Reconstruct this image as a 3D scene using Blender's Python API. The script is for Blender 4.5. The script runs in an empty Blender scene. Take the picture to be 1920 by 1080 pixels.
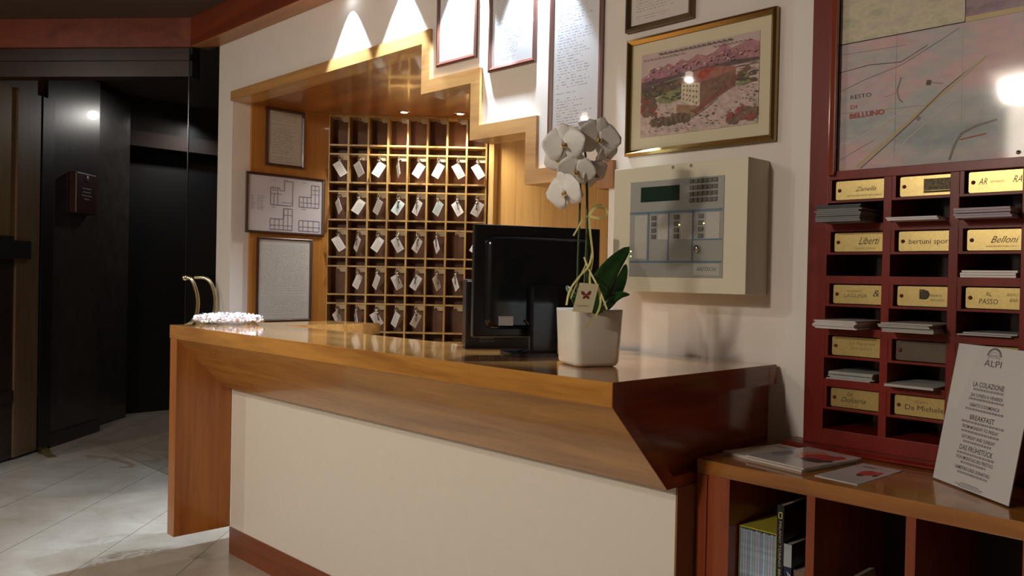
import bpy, bmesh, math, random
from mathutils import Vector, Matrix
random.seed(7)
PI = math.pi
C = bpy.context.scene.collection
sc = bpy.context.scene

# ------------------------------------------------------------------ camera
CAM = Vector((2.2210, -2.4507, 1.3690)); FPX = 1582.14
CR = Vector((0.69799836, 0.7157919, 0.02098204))
CU = Vector((-0.02217899, -0.00767732, 0.99972454))
CF = Vector((-0.71575581, 0.69827145, -0.01051678))
cd = bpy.data.cameras.new('camera'); cam = bpy.data.objects.new('camera', cd); C.objects.link(cam)
cd.sensor_width = 36; cd.lens = FPX / 1920 * 36; cd.clip_start = .02; cd.clip_end = 100
m = Matrix((CR, CU, -CF)).transposed().to_4x4(); m.translation = CAM
cam.matrix_world = m
sc.camera = cam

# ------------------------------------------------------------------ world, exposure, lights
w = bpy.data.worlds.new('world'); sc.world = w; w.use_nodes = True
w.node_tree.nodes['Background'].inputs[0].default_value = (1, .86, .7, 1)
w.node_tree.nodes['Background'].inputs[1].default_value = .01
sc.view_settings.view_transform = 'Standard'; sc.view_settings.look = 'None'
sc.view_settings.gamma = 1; sc.view_settings.use_curve_mapping = False
sc.view_settings.exposure = 0.0

WARM = (1, .89, .77); COLD = (.70, .84, 1)

def area(name, loc, aim, size, power, col, size_y=None):
    l = bpy.data.lights.new(name, 'AREA'); l.energy = power; l.color = col
    l.shape = 'RECTANGLE'; l.size = size; l.size_y = size_y or size
    o = bpy.data.objects.new(name, l); C.objects.link(o); o.location = loc
    o.rotation_euler = (Vector(aim) - Vector(loc)).to_track_quat('-Z', 'Y').to_euler()
    return o

def spot(name, loc, aim, power, col, ang, blend=.5, r=.02):
    l = bpy.data.lights.new(name, 'SPOT'); l.energy = power; l.color = col
    l.spot_size = math.radians(ang); l.spot_blend = blend; l.shadow_soft_size = r
    o = bpy.data.objects.new(name, l); C.objects.link(o); o.location = loc
    o.rotation_euler = (Vector(aim) - Vector(loc)).to_track_quat('-Z', 'Y').to_euler()
    return o

# x, y, half size of the lamp, power
LOBBY_LAMPS = [(.36, -4.78, .20, 105), (-1.50, -3.06, .022, 24), (-3.14, -3.72, .022, 24)]
for x, y, hs, pw in LOBBY_LAMPS:
    area('lobby_light', (x, y, 2.925), (x + .1, y + (1.6 if y < -4.5 else .5), 1.0), hs*1.6, pw, WARM)
WALL_SPOTS = [-1.52, -1.07, -.62, -.17]
for x in WALL_SPOTS:
    spot('wall_spot_light', (x, -.062, 2.815), (x, -.020, 0), 210, COLD, 66, .3, .012)
for x, pw in ((WALL_SPOTS[0], 165), (WALL_SPOTS[1], 45)):     # wide side of the two left beam lamps, falling on the tiles
    spot('floor_spot_light', (x, -.108, 2.815), (x - 1.40, -1.02, 0), pw, (.60, .78, 1), 60, .9, .015)
NICHE_SPOTS = [(-2.353, .969), (-2.102, 1.247)]
for x, y in NICHE_SPOTS:
    spot('niche_spot_light', (x, y, 2.435), (x - .02, y + .02, 0), 23, (1, .93, .82), 125, .6, .02)
spot('vestibule_spot_light', (-5.60, 1.25, 2.88), (-5.2, .3, 0), 26, (1, .94, .88), 160, .8, .04)

# ------------------------------------------------------------------ helpers
class MB:
    def __init__(s): s.bm = bmesh.new(); s.mi = 0
    def face(s, pts):
        f = s.bm.faces.new([s.bm.verts.new(Vector(p)) for p in pts]); f.material_index = s.mi; return f
    def box(s, x0, x1, y0, y1, z0, z1, bev=0):
        return s.hexa([(x0,y0,z0),(x1,y0,z0),(x1,y1,z0),(x0,y1,z0),(x0,y0,z1),(x1,y0,z1),(x1,y1,z1),(x0,y1,z1)], bev)
    def hexa(s, p, bev=0):
        v = [s.bm.verts.new(Vector(q)) for q in p]
        fs = [s.bm.faces.new([v[i] for i in f]) for f in ((3,2,1,0),(4,5,6,7),(0,1,5,4),(1,2,6,5),(2,3,7,6),(3,0,4,7))]
        for f in fs: f.material_index = s.mi
        if bev:
            es = list({e for f in fs for e in f.edges})
            r = bmesh.ops.bevel(s.bm, geom=es, offset=bev, segments=2, profile=.7, affect='EDGES')
            for f in r['faces']: f.material_index = s.mi
        return s
    def prism(s, pts, fn, a, b):
        """pts: 2-D polygon; fn(u, v, t) -> xyz; extruded t = a..b"""
        A = [s.bm.verts.new(Vector(fn(u, v, a))) for u, v in pts]
        B = [s.bm.verts.new(Vector(fn(u, v, b))) for u, v in pts]
        n = len(pts)
        fs = [s.bm.faces.new(A[::-1]), s.bm.faces.new(B)]
        for i in range(n): fs.append(s.bm.faces.new([A[i], A[(i+1) % n], B[(i+1) % n], B[i]]))
        for f in fs: f.material_index = s.mi
        return s
    def tube(s, pts, r, n=8, r2=None, cap=True):
        pts = [Vector(p) for p in pts]; rings = []
        r2 = r if r2 is None else r2
        nrm = None
        for i, p in enumerate(pts):
            d = (pts[min(i+1, len(pts)-1)] - pts[max(i-1, 0)]).normalized()
            if nrm is None: nrm = d.orthogonal().normalized()
            else:
                nrm = (nrm - d * nrm.dot(d))
                nrm = nrm.normalized() if nrm.length > 1e-6 else d.orthogonal().normalized()
            bn = d.cross(nrm); rr = r + (r2 - r) * i / max(1, len(pts) - 1)
            rings.append([s.bm.verts.new(p + nrm * rr * math.cos(2*PI*k/n) + bn * rr * math.sin(2*PI*k/n)) for k in range(n)])
        for a, b in zip(rings, rings[1:]):
            for k in range(n):
                f = s.bm.faces.new([a[k], a[(k+1) % n], b[(k+1) % n], b[k]]); f.material_index = s.mi; f.smooth = True
        if cap:
            for q in (rings[0][::-1], rings[-1]): s.bm.faces.new(q).material_index = s.mi
        return s
    def lathe(s, prof, loc=(0,0,0), n=24, M=None):
        M = M or Matrix.Translation(Vector(loc)); rings = []
        for r, z in prof:
            rings.append([s.bm.verts.new(M @ Vector((max(r, 1e-5)*math.cos(2*PI*k/n), max(r, 1e-5)*math.sin(2*PI*k/n), z))) for k in range(n)])
        for a, b in zip(rings, rings[1:]):
            for k in range(n):
                f = s.bm.faces.new([a[k], a[(k+1) % n], b[(k+1) % n], b[k]]); f.material_index = s.mi; f.smooth = True
        s.bm.faces.new(rings[0][::-1]).material_index = s.mi; s.bm.faces.new(rings[-1]).material_index = s.mi
        return s
    def text(s, string, x, z, h, width=None, y=0, align='C', rot=0, bold=0, shear=0):
        """writing in the local XZ plane, facing -Y"""
        cu = bpy.data.curves.new('t', 'FONT'); cu.body = string; cu.size = 1; cu.offset = bold; cu.shear = shear
        cu.resolution_u = 2; cu.extrude = 0
        o = bpy.data.objects.new('t', cu); C.objects.link(o)
        dg = bpy.context.evaluated_depsgraph_get(); me = bpy.data.meshes.new_from_object(o.evaluated_get(dg))
        bpy.data.objects.remove(o); bpy.data.curves.remove(cu)
        if not me.vertices: return s
        xs = [v.co.x for v in me.vertices]; x0, x1 = min(xs), max(xs)
        k = h / .72; kx = width / (x1 - x0) if width else k
        off = {'C': -(x0+x1)/2, 'L': -x0, 'R': -x1}[align]
        vs = []
        for v in me.vertices:
            a = (v.co.x + off) * kx; b = v.co.y * k
            a, b = a*math.cos(rot) - b*math.sin(rot), a*math.sin(rot) + b*math.cos(rot)
            vs.append(s.bm.verts.new((x + a, y, z + b)))
        for p in me.polygons:
            try:
                f = s.bm.faces.new([vs[i] for i in p.vertices]); f.material_index = s.mi
            except ValueError: pass
        bpy.data.meshes.remove(me)
        return s
    def build(s, name, mats, parent=None, smooth=False, normals=True):
        if normals: bmesh.ops.recalc_face_normals(s.bm, faces=s.bm.faces)
        me = bpy.data.meshes.new(name); s.bm.to_mesh(me); s.bm.free()
        for mt in (mats if isinstance(mats, (list, tuple)) else [mats]): me.materials.append(mt)
        if smooth:
            for p in me.polygons: p.use_smooth = True
        o = bpy.data.objects.new(name, me); C.objects.link(o)
        if parent: o.parent = parent
        return o

def tag(o, label, cat, group=None, kind=None):
    o['label'] = label
    if cat: o['category'] = cat
    if group: o['group'] = group
    if kind: o['kind'] = kind
    return o
def thing(name, label, cat, loc=(0,0,0), rz=0, group=None):
    o = bpy.data.objects.new(name, None); o.empty_display_size = .05; C.objects.link(o)
    o.location = loc; o.rotation_euler = (0, 0, rz)
    return tag(o, label, cat, group)
def struct(o): o['kind'] = 'structure'; return o
def copy_tree(o, parent=None):
    c = o.copy(); C.objects.link(c)
    if parent: c.parent = parent
    for ch in list(o.children): copy_tree(ch, c)
    return c
def at(px, py, depth):
    return CAM + (CF + CR * ((px-960)/FPX) - CU * ((py-540)/FPX)) * depth

# ------------------------------------------------------------------ materials
def NT(name):
    mt = bpy.data.materials.new(name); mt.use_nodes = True
    nt = mt.node_tree; return mt, nt, nt.nodes['Principled BSDF']
def mat(name, col, rough=.5, metal=0, spec=.5, coat=0, emit=0, ecol=None, noise=0, nscale=20, bump=0, sheen=0):
    mt, nt, b = NT(name)
    b.inputs['Base Color'].default_value = (*col, 1); b.inputs['Roughness'].default_value = rough
    b.inputs['Metallic'].default_value = metal; b.inputs['Specular IOR Level'].default_value = spec
    b.inputs['Coat Weight'].default_value = coat; b.inputs['Coat Roughness'].default_value = .05
    if emit:
        b.inputs['Emission Color'].default_value = (*(ecol or col), 1); b.inputs['Emission Strength'].default_value = emit
    if noise or bump:
        tc = nt.nodes.new('ShaderNodeTexCoord'); n = nt.nodes.new('ShaderNodeTexNoise')
        n.inputs['Scale'].default_value = nscale; n.inputs['Detail'].default_value = 6
        nt.links.new(tc.outputs['Object'], n.inputs['Vector'])
        if noise:
            r = nt.nodes.new('ShaderNodeValToRGB')
            r.color_ramp.elements[0].position = .3; r.color_ramp.elements[1].position = .7
            r.color_ramp.elements[0].color = (*[c*(1-noise) for c in col], 1)
            r.color_ramp.elements[1].color = (*[min(1, c*(1+noise)) for c in col], 1)
            nt.links.new(n.outputs['Fac'], r.inputs['Fac']); nt.links.new(r.outputs['Color'], b.inputs['Base Color'])
        if bump:
            bp = nt.nodes.new('ShaderNodeBump'); bp.inputs['Strength'].default_value = bump; bp.inputs['Distance'].default_value = .002
            nt.links.new(n.outputs['Fac'], bp.inputs['Height']); nt.links.new(bp.outputs['Normal'], b.inputs['Normal'])
    return mt
def wood(name, light, dark, axis='x', rough=.28, coat=.3, scale=9, blotch=.5, coat_rough=.06, rotz=0):
    mt, nt, b = NT(name); L = nt.links.new
    tc = nt.nodes.new('ShaderNodeTexCoord'); mp = nt.nodes.new('ShaderNodeMapping')
    st = {'x': (.09, 1, 1), 'y': (1, .09, 1), 'z': (1, 1, .07)}[axis]
    rt = nt.nodes.new('ShaderNodeVectorRotate'); rt.inputs['Axis'].default_value = (0, 0, 1); rt.inputs['Angle'].default_value = -rotz
    L(tc.outputs['Object'], rt.inputs['Vector']); L(rt.outputs['Vector'], mp.inputs['Vector'])
    mp.inputs['Scale'].default_value = st
    n = nt.nodes.new('ShaderNodeTexNoise'); n.inputs['Scale'].default_value = scale; n.inputs['Detail'].default_value = 9
    n.inputs['Roughness'].default_value = .62; n.inputs['Distortion'].default_value = .8
    L(mp.outputs['Vector'], n.inputs['Vector'])
    n2 = nt.nodes.new('ShaderNodeTexNoise'); n2.inputs['Scale'].default_value = scale*9; n2.inputs['Detail'].default_value = 4
    L(mp.outputs['Vector'], n2.inputs['Vector'])
    mx = nt.nodes.new('ShaderNodeMath'); mx.operation = 'MULTIPLY_ADD'; mx.inputs[1].default_value = .3
    L(n2.outputs['Fac'], mx.inputs[0]); L(n.outputs['Fac'], mx.inputs[2])
    r = nt.nodes.new('ShaderNodeValToRGB'); e = r.color_ramp.elements
    e[0].position = .48; e[0].color = (*dark, 1); e[1].position = .82; e[1].color = (*light, 1)
    L(mx.outputs[0], r.inputs['Fac']); L(r.outputs['Color'], b.inputs['Base Color'])
    b.inputs['Roughness'].default_value = rough; b.inputs['Coat Weight'].default_value = coat; b.inputs['Coat Roughness'].default_value = coat_rough
    return mt
def glass_sheet(name, tint=(1,1,1), ior=1.45, rough=.02):
    mt = bpy.data.materials.new(name); mt.use_nodes = True; nt = mt.node_tree; nt.nodes.clear(); L = nt.links.new
    o = nt.nodes.new('ShaderNodeOutputMaterial'); mx = nt.nodes.new('ShaderNodeMixShader'); fr = nt.nodes.new('ShaderNodeFresnel')
    t = nt.nodes.new('ShaderNodeBsdfTransparent'); g = nt.nodes.new('ShaderNodeBsdfGlossy')
    t.inputs['Color'].default_value = (*tint, 1); g.inputs['Roughness'].default_value = rough; fr.inputs['IOR'].default_value = ior
    ge = nt.nodes.new('ShaderNodeNewGeometry'); k = nt.nodes.new('ShaderNodeMath'); k.operation = 'SUBTRACT'; k.inputs[0].default_value = 1
    L(ge.outputs['Backfacing'], k.inputs[1]); k2 = nt.nodes.new('ShaderNodeMath'); k2.operation = 'MULTIPLY'
    L(k.outputs[0], k2.inputs[0]); L(fr.outputs[0], k2.inputs[1]); L(k2.outputs[0], mx.inputs[0]); L(t.outputs[0], mx.inputs[1]); L(g.outputs[0], mx.inputs[2]); L(mx.outputs[0], o.inputs[0])
    return mt
def document(name, paper, ink, lines=40, words=26, m0=.1, m1=.9, top=.95, bot=.05, dens=.5, gap=.35):
    """rows of small printed words on a sheet, in the sheet's own 0..1 coordinates"""
    mt, nt, b = NT(name); L = nt.links.new
    tc = nt.nodes.new('ShaderNodeTexCoord'); sp = nt.nodes.new('ShaderNodeSeparateXYZ'); L(tc.outputs['Generated'], sp.inputs[0])
    def M(op, a, c=None):
        n = nt.nodes.new('ShaderNodeMath'); n.operation = op
        for i, v in enumerate((a, c)):
            if v is None: continue
            if isinstance(v, (int, float)): n.inputs[i].default_value = v
            else: L(v, n.inputs[i])
        return n.outputs[0]
    u, v = sp.outputs[0], sp.outputs[2]
    vl = M('MULTIPLY', v, lines); row = M('FLOOR', vl); fr = M('FRACT', vl)
    inrow = M('MULTIPLY', M('GREATER_THAN', fr, .35), M('LESS_THAN', fr, .66))
    cb = nt.nodes.new('ShaderNodeCombineXYZ'); L(M('MULTIPLY', u, words), cb.inputs[0]); L(M('MULTIPLY', row, 7.31), cb.inputs[1])
    n = nt.nodes.new('ShaderNodeTexNoise'); n.inputs['Scale'].default_value = 1; n.inputs['Detail'].default_value = 2; L(cb.outputs[0], n.inputs['Vector'])
    word = M('GREATER_THAN', n.outputs['Fac'], .5 - (dens - .5) * .3)
    wn = nt.nodes.new('ShaderNodeTexWhiteNoise'); wn.noise_dimensions = '1D'; L(row, wn.inputs['W'])
    end = M('LESS_THAN', u, M('SUBTRACT', m1, M('MULTIPLY', wn.outputs['Value'], gap)))
    full = M('GREATER_THAN', wn.outputs['Value'], .1)
    mk = M('MULTIPLY', M('MULTIPLY', inrow, word), M('MULTIPLY', end, full))
    mk = M('MULTIPLY', mk, M('MULTIPLY', M('GREATER_THAN', u, m0), M('MULTIPLY', M('LESS_THAN', v, top), M('GREATER_THAN', v, bot))))
    mx = nt.nodes.new('ShaderNodeMix'); mx.data_type = 'RGBA'; L(M('MULTIPLY', mk, .7), mx.inputs[0])
    mx.inputs[6].default_value = (*paper, 1); mx.inputs[7].default_value = (*ink, 1)
    L(mx.outputs[2], b.inputs['Base Color']); b.inputs['Roughness'].default_value = .6
    return mt

# wall plaster, counter laminate, woods
M_wall = mat('plaster', (.74, .68, .62), .75, noise=.02, nscale=6, bump=.05)
M_lam = mat('cream_laminate', (.76, .71, .62), .45, noise=.015, nscale=30)
M_honey = wood('honey_wood', (.60, .285, .055), (.31, .120, .020), 'x', .25, .6, 7)
M_honey_y = wood('honey_wood_cross', (.50, .20, .04), (.25, .08, .014), 'y', .25, .5, 7)
M_honey_z = wood('honey_wood_upright', (.52, .19, .035), (.30, .09, .014), 'z', .3, .3, 7)
M_top = wood('worktop_wood', (.60, .30, .09), (.32, .13, .03), 'x', .12, 1, 6)
M_end_shaded = wood('end_panel_wood_shaded', (.30, .065, .018), (.15, .026, .008), 'y', .22, .4, 6)  # honey wood with the dim light on this end painted into the colour
M_niche = wood('niche_wood', (.52, .24, .055), (.36, .14, .03), 'z', .3, .35, 5)
M_nicheback = wood('niche_back_wood', (.66, .38, .12), (.48, .24, .06), 'z', .35, .3, 5)
M_nichetop = wood('niche_top_wood', (.46, .18, .045), (.27, .085, .02), 'x', .3, .4, 5)
M_band = wood('stepped_trim_wood', (.55, .31, .11), (.37, .175, .055), 'x', .3, .4, 9)
M_rack = wood('rack_wood', (.68, .46, .17), (.46, .27, .09), 'z', .35, .3, 16)
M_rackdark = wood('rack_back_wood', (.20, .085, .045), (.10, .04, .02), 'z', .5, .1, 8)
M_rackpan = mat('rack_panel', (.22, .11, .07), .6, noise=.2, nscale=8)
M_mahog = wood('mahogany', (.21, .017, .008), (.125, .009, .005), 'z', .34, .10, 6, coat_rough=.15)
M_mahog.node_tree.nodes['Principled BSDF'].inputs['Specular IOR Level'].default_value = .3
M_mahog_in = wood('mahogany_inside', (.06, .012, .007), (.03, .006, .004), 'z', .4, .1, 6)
M_beam = wood('beam_wood', (.22, .045, .015), (.12, .021, .008), 'x', .35, .2, 5)
M_beamlow_lit = wood('beam_under_wood_lit', (.46, .21, .08), (.30, .12, .045), 'x', .4, .1, 5)  # lighter than the beam: bounced light on the underside put in the colour
M_darkwood = wood('dark_wood', (.040, .018, .012), (.018, .009, .006), 'x', .35, .3, 5)
M_darkpan = mat('dark_lacquered_panel', (.045, .038, .035), .30, noise=.25, nscale=9, coat=.2)
M_tanwood = wood('tan_wood', (.20, .125, .06), (.11, .06, .03), 'z', .4, .2, 4)
M_black = mat('night_black', (.004, .004, .005), .5)
M_shelf = wood('console_wood', (.46, .195, .038), (.25, .085, .015), 'x', .22, .5, 7)
M_shelf_z = wood('console_wood_upright', (.34, .075, .022), (.18, .03, .010), 'z', .3, .3, 7)
M_inside_shaded = mat('shaded_inside', (.035, .02, .014), .6)  # shadow of the shelf bays painted into the back panel colour
M_ceil = mat('dark_ceiling_boards', (.085, .055, .042), .7)
M_room = mat('lobby_wall_paint', (.50, .40, .31), .8)
M_chrome = mat('chrome', (.8, .8, .8), .15, 1)
M_brasspull = mat('polished_brass_pull', (.75, .66, .42), .18, 1)
M_glass = glass_sheet('picture_glass')
M_mapglass = glass_sheet('map_glass', rough=.06)
M_doorglass = glass_sheet('door_glass', (.74, .80, .84))
M_acrylic = glass_sheet('acrylic', (.96, .97, .97))
M_blackpl = mat('black_plastic', (.008, .008, .010), .32, spec=.5)
M_blackgl = mat('glossy_black_plastic', (.006, .007, .010), .12, spec=.6)

# floor: stone tiles laid on the diagonal
def floor_material():
    mt, nt, b = NT('stone_tiles'); L = nt.links.new
    tc = nt.nodes.new('ShaderNodeTexCoord'); sp = nt.nodes.new('ShaderNodeSeparateXYZ'); L(tc.outputs['Object'], sp.inputs[0])
    def M(op, a, c=None):
        n = nt.nodes.new('ShaderNodeMath'); n.operation = op
        for i, v in enumerate((a, c)):
            if v is None: continue
            if isinstance(v, (int, float)): n.inputs[i].default_value = v
            else: L(v, n.inputs[i])
        return n.outputs[0]
    X, Y = sp.outputs[0], sp.outputs[1]
    s = M('MULTIPLY', M('ADD', X, Y), .70711); t = M('MULTIPLY', M('SUBTRACT', X, Y), .70711)
    fs = M('DIVIDE', M('ADD', s, 2.172), .475); ft = M('DIVIDE', M('ADD', t, .3), .475)
    js = M('LESS_THAN', M('ABSOLUTE', M('SUBTRACT', M('FRACT', M('ADD', fs, .5)), .5)), .0034)
    jt = M('LESS_THAN', M('ABSOLUTE', M('SUBTRACT', M('FRACT', M('ADD', ft, .5)), .5)), .0035)
    joint = M('MAXIMUM', js, M('MULTIPLY', jt, .35))
    cell = nt.nodes.new('ShaderNodeCombineXYZ'); L(M('FLOOR', fs), cell.inputs[0]); L(M('FLOOR', ft), cell.inputs[1])
    wn = nt.nodes.new('ShaderNodeTexWhiteNoise'); L(cell.outputs[0], wn.inputs['Vector'])
    n = nt.nodes.new('ShaderNodeTexNoise'); n.inputs['Scale'].default_value = 3.2; n.inputs['Detail'].default_value = 12; n.inputs['Roughness'].default_value = .68; n.inputs['Distortion'].default_value = .5
    L(tc.outputs['Object'], n.inputs['Vector'])
    r = nt.nodes.new('ShaderNodeValToRGB'); e = r.color_ramp.elements
    e[0].position = .3; e[0].color = (.34, .29, .225, 1); e[1].position = .72; e[1].color = (.48, .43, .36, 1)
    L(M('ADD', n.outputs['Fac'], M('MULTIPLY', M('SUBTRACT', wn.outputs['Value'], .5), .06)), r.inputs['Fac'])
    mx = nt.nodes.new('ShaderNodeMix'); mx.data_type = 'RGBA'; L(joint, mx.inputs[0]); L(r.outputs['Color'], mx.inputs[6]); mx.inputs[7].default_value = (.09, .075, .06, 1)
    L(mx.outputs[2], b.inputs['Base Color']); b.inputs['Roughness'].default_value = .24
    return mt
M_floor = floor_material()

# ================================================================== THE ROOM
struct(MB().box(-9, 5, -8.2, 5, -.1, 0).build('floor', M_floor))
struct(MB().box(-9, 5, -8.2, 5, 3.03, 3.13).build('ceiling', M_ceil))
# outline of the stepped opening (outer edge of the trim)
OUT = [(-2.85, 2.515), (-.85, 2.515), (-.85, 2.28), (-.50, 2.28), (-.50, 2.03), (-.155, 2.03), (-.155, 1.815), (.245, 1.815)]
INN = [(-2.85, 2.455), (-.91, 2.455), (-.91, 2.22), (-.56, 2.22), (-.56, 1.97), (-.215, 1.97), (-.215, 1.755), (.245, 1.755)]
XZ = lambda u, v, t: (u, t, v)
# reception wall: split into vertical strips around the opening, one mesh
wb = MB(); T0, T1 = 0, .12
wb.box(-3.05, -2.85, T0, T1, 0, 3.03)
wb.box(-2.85, -.85, T0, T1, 2.515, 3.03); wb.box(-.85, -.50, T0, T1, 2.28, 3.03)
wb.box(-.50, -.155, T0, T1, 2.03, 3.03); wb.box(-.155, .215, T0, T1, 1.80, 3.03); wb.box(.215, 1.06, T0, T1, 0, 3.03)
bmesh.ops.remove_doubles(wb.bm, verts=wb.bm.verts, dist=1e-5)
struct(wb.build('wall_north', M_wall))
struct(MB().box(1.06, 5, .26, .36, 0, 3.03).build('wall_north_east', M_wall))
struct(MB().box(.946, 1.028, -.014, 0, .887, 3.03, .003).build('trim_1', mat('white_trim_board', (.76, .72, .66), .5)))
tb = MB()
tb.prism(OUT + INN[::-1], XZ, -.016, .118)
struct(tb.build('trim_2', M_band))
struct(MB().box(.170, .2462, -.0185, .1192, 1.714, 1.8162).build('trim_3', wood('trim_end_wood', (.36, .15, .045), (.24, .09, .025), 'z', .45, .05, 7)))
# niche behind the opening
struct(MB().box(-2.90, -2.83, .12, .700, 0, 2.6).build('wall_niche_left', M_niche))
struct(MB().box(-2.90, 1.0, .12, 2.2, 2.475, 2.55).build('ceiling_niche', M_nichetop))
nb = MB()
for k in range(12):
    nb.box(-2.07 + k*.235, -2.07 + k*.235 + .2335, 1.52, 1.57, 0, 2.475)
nb.box(-2.2, 1.0, 1.531, 1.6, 0, 2.475)
struct(nb.build('wall_niche_back', M_nicheback))
struct(MB().box(.93, 1.0, .12, 1.6, 0, 2.475).build('wall_niche_right', M_niche))
struct(MB().box(-2.05, -2.00, 1.47, 1.6, 0, 2.475).build('trim_4', M_rack))
# beams under the ceiling
struct(MB().box(-3.22, 5, -.12, -.0005, 2.842, 3.03).build('trim_5', M_beam))
struct(MB().box(-3.20, 5, -.119, -.0005, 2.838, 2.8418).build('trim_6', M_beamlow_lit))
e45 = Vector((-.7627, -.6467, 0)); n45 = Vector((.6467, -.7627, 0)); c45 = Vector((-3.22, -.12, 0))
def along45(a, b, d0, d1, z0, z1, mb=None):
    mb = mb or MB(); P = lambda s, d: c45 + e45*s - n45*d
    q = [P(a, d0), P(b, d0), P(b, d1), P(a, d1)]
    return mb.hexa([(p.x, p.y, z0) for p in q] + [(p.x, p.y, z1) for p in q])
struct(along45(0, 3.4, 0, .14, 2.842, 3.03).build('trim_7', M_beam))
hb = MB(); along45(0, 3.4, .03, .14, 2.80, 2.842, hb); along45(0, 3.4, .012, .14, 2.757, 2.80, hb); along45(0, 3.4, .03, .14, 2.655, 2.757, hb)
struct(hb.build('trim_8', M_darkwood))
# vestibule side wall (perpendicular to the entry line)
S0 = Vector((-4.48, -.88, 0)); Sd = Vector((-.68753, .72616, 0)); Sn = Vector((-.72616, -.68753, 0))
def side(a, b, d0, d1, z0, z1, mb=None, bev=0):
    mb = mb or MB(); P = lambda s, d: S0 + Sd*s - Sn*d       # d > 0 stands out towards the camera
    q = [P(a, d0), P(b, d0), P(b, d1), P(a, d1)]
    return mb.hexa([(p.x, p.y, z0) for p in q] + [(p.x, p.y, z1) for p in q], bev)
struct(side(.50, 1.24, -.12, 0, 0, 2.95).build('wall_vestibule_left', M_darkpan))
struct(side(-.35, .50, -.12, -.03, 0, 2.95).build('wall_vestibule_front', M_tanwood))
struct(side(.56, 1.285, 0, .018, 0, .105).build('baseboard_left', M_darkwood))
struct(side(1.24, 2.0, -.30, -.12, 0, 2.95).build('wall_vestibule_inner', M_darkpan))
# back of the vestibule
struct(MB().box(-6.05, -5.95, -.4, .35, 0, 2.95).build('wall_vestibule_back', M_darkwood))
struct(MB().box(-6.05, -5.95, .35, 2.2, 2.55, 2.69).build('trim_9', mat('lintel_wood', (.035, .016, .010), .5)))
struct(MB().box(-6.05, -5.97, .35, 2.2, 2.69, 2.95).build('wall_vestibule_above', M_darkpan))
struct(MB().box(-6.2, -6.12, .2, 2.2, 0, 2.6).build('wall_night', M_black))
struct(MB().box(-6.05, -3.05, 1.9, 2.0, 0, 2.95).build('wall_vestibule_right', M_darkpan))
struct(MB().box(-3.10, -3.05, .12, 1.9, 0, 2.95).build('wall_vestibule_east', M_darkpan))
# lobby around and behind the camera
struct(along45(1.9, 3.4, .05, .14, 0, 2.655).build('wall_entry', M_room))
struct(MB().box(-5.9, -5.8, -8.1, -2.2, 0, 3.03).build('wall_west', M_room))
struct(MB().box(-5.9, 5, -8.1, -8, 0, 3.03).build('wall_south', M_room))
struct(MB().box(4.2, 4.3, -8.1, .3, 0, 3.03).build('wall_east', mat('east_wall_paint', (.16, .11, .08), .8)))

# entrance door left: black post, glass leaf whose reflections are painted as wood panels
t = thing('entrance_door', 'entrance door leaf at the far left, glass reflections painted as panels, tan stiles, black post', 'door', tuple(S0))
def sidep(a, b, d0, d1, z0, z1, mb=None, bev=0):
    mb = side(a, b, d0, d1, z0, z1, mb, bev)
    return mb
def shift(mb, v):
    for q in mb.bm.verts: q.co -= v
    return mb
shift(sidep(.12, .39, -.028, .015, .02, 2.655), S0).build('stile', M_tanwood, t)
shift(sidep(-.30, .12, -.028, 0, 1.60, 2.655), S0).build('upper_panel', wood('yellow_panel_reflection', (.24, .16, .05), (.15, .09, .03), 'z', .35, .2, 4), t)
shift(sidep(-.30, .12, -.028, 0, .02, 1.60), S0).build('lower_panel', M_darkwood, t)
shift(sidep(-.30, .27, .002, .03, 1.44, 1.57), S0).build('lock_rail', mat('black_rail', (.02, .018, .016), .3), t)
shift(sidep(-.30, .48, .0, .012, .42, .50), S0).build('bottom_rail', M_darkwood, t)
shift(sidep(.41, .56, -.028, .02, 0.02, 2.655), S0).build('post', mat('black_post', (.012, .010, .010), .35), t)
for (a, b, z) in ((.52, .56, 2.64),):
    pass
t = thing('floor_pivot', 'small brass floor pivot box at the foot of the black door post', 'door pivot', tuple(S0 + Sd*.46 + Vector((.1, -.0, 0))))
MB().box(-.05, .05, -.03, .03, 0, .035, .004).build('cover', mat('dark_brass', (.20, .15, .06), .35, .8), t)
MB().box(.05, .22, -.025, .03, 0, .006, .002).build('floor_plate', mat('dull_brass', (.30, .24, .12), .4, .7), t)
# small box hung on the dark panel
pb = S0 + Sd*.93
t = thing('wall_box', 'small dark red box with faint white writing on the dark vestibule panel', 'wall box', (pb.x, pb.y, 1.82), math.atan2(Sd.y, Sd.x) - PI)
# local -Y faces the room after this turn
t.rotation_euler = (0, 0, math.atan2(-Sd.y, -Sd.x) + PI)
MB().box(-.145, .145, -.07, -.0005, 0, .33, .012).build('case', mat('dark_red_case', (.045, .012, .010), .35), t)
mb = MB(); mb.lathe([(0, 0), (.026, 0), (.026, .004), (0, .004)], M=Matrix.Translation((0, -.071, .285)) @ Matrix.Rotation(PI/2, 4, 'X'), n=16); mb.build('knob', mat('dull_knob', (.12, .10, .09), .4), t)
mb = MB()
for i, wd in enumerate((.13, .11, .14, .07)):
    x = -wd/2
    while x < wd/2:
        l = random.uniform(.015, .03); mb.box(x, min(x+l, wd/2), -.0725, -.0708, .20 - i*.028, .209 - i*.028); x += l + .007
mb.build('printed_lines', mat('pale_ink', (.35, .33, .33), .6), t)

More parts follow.
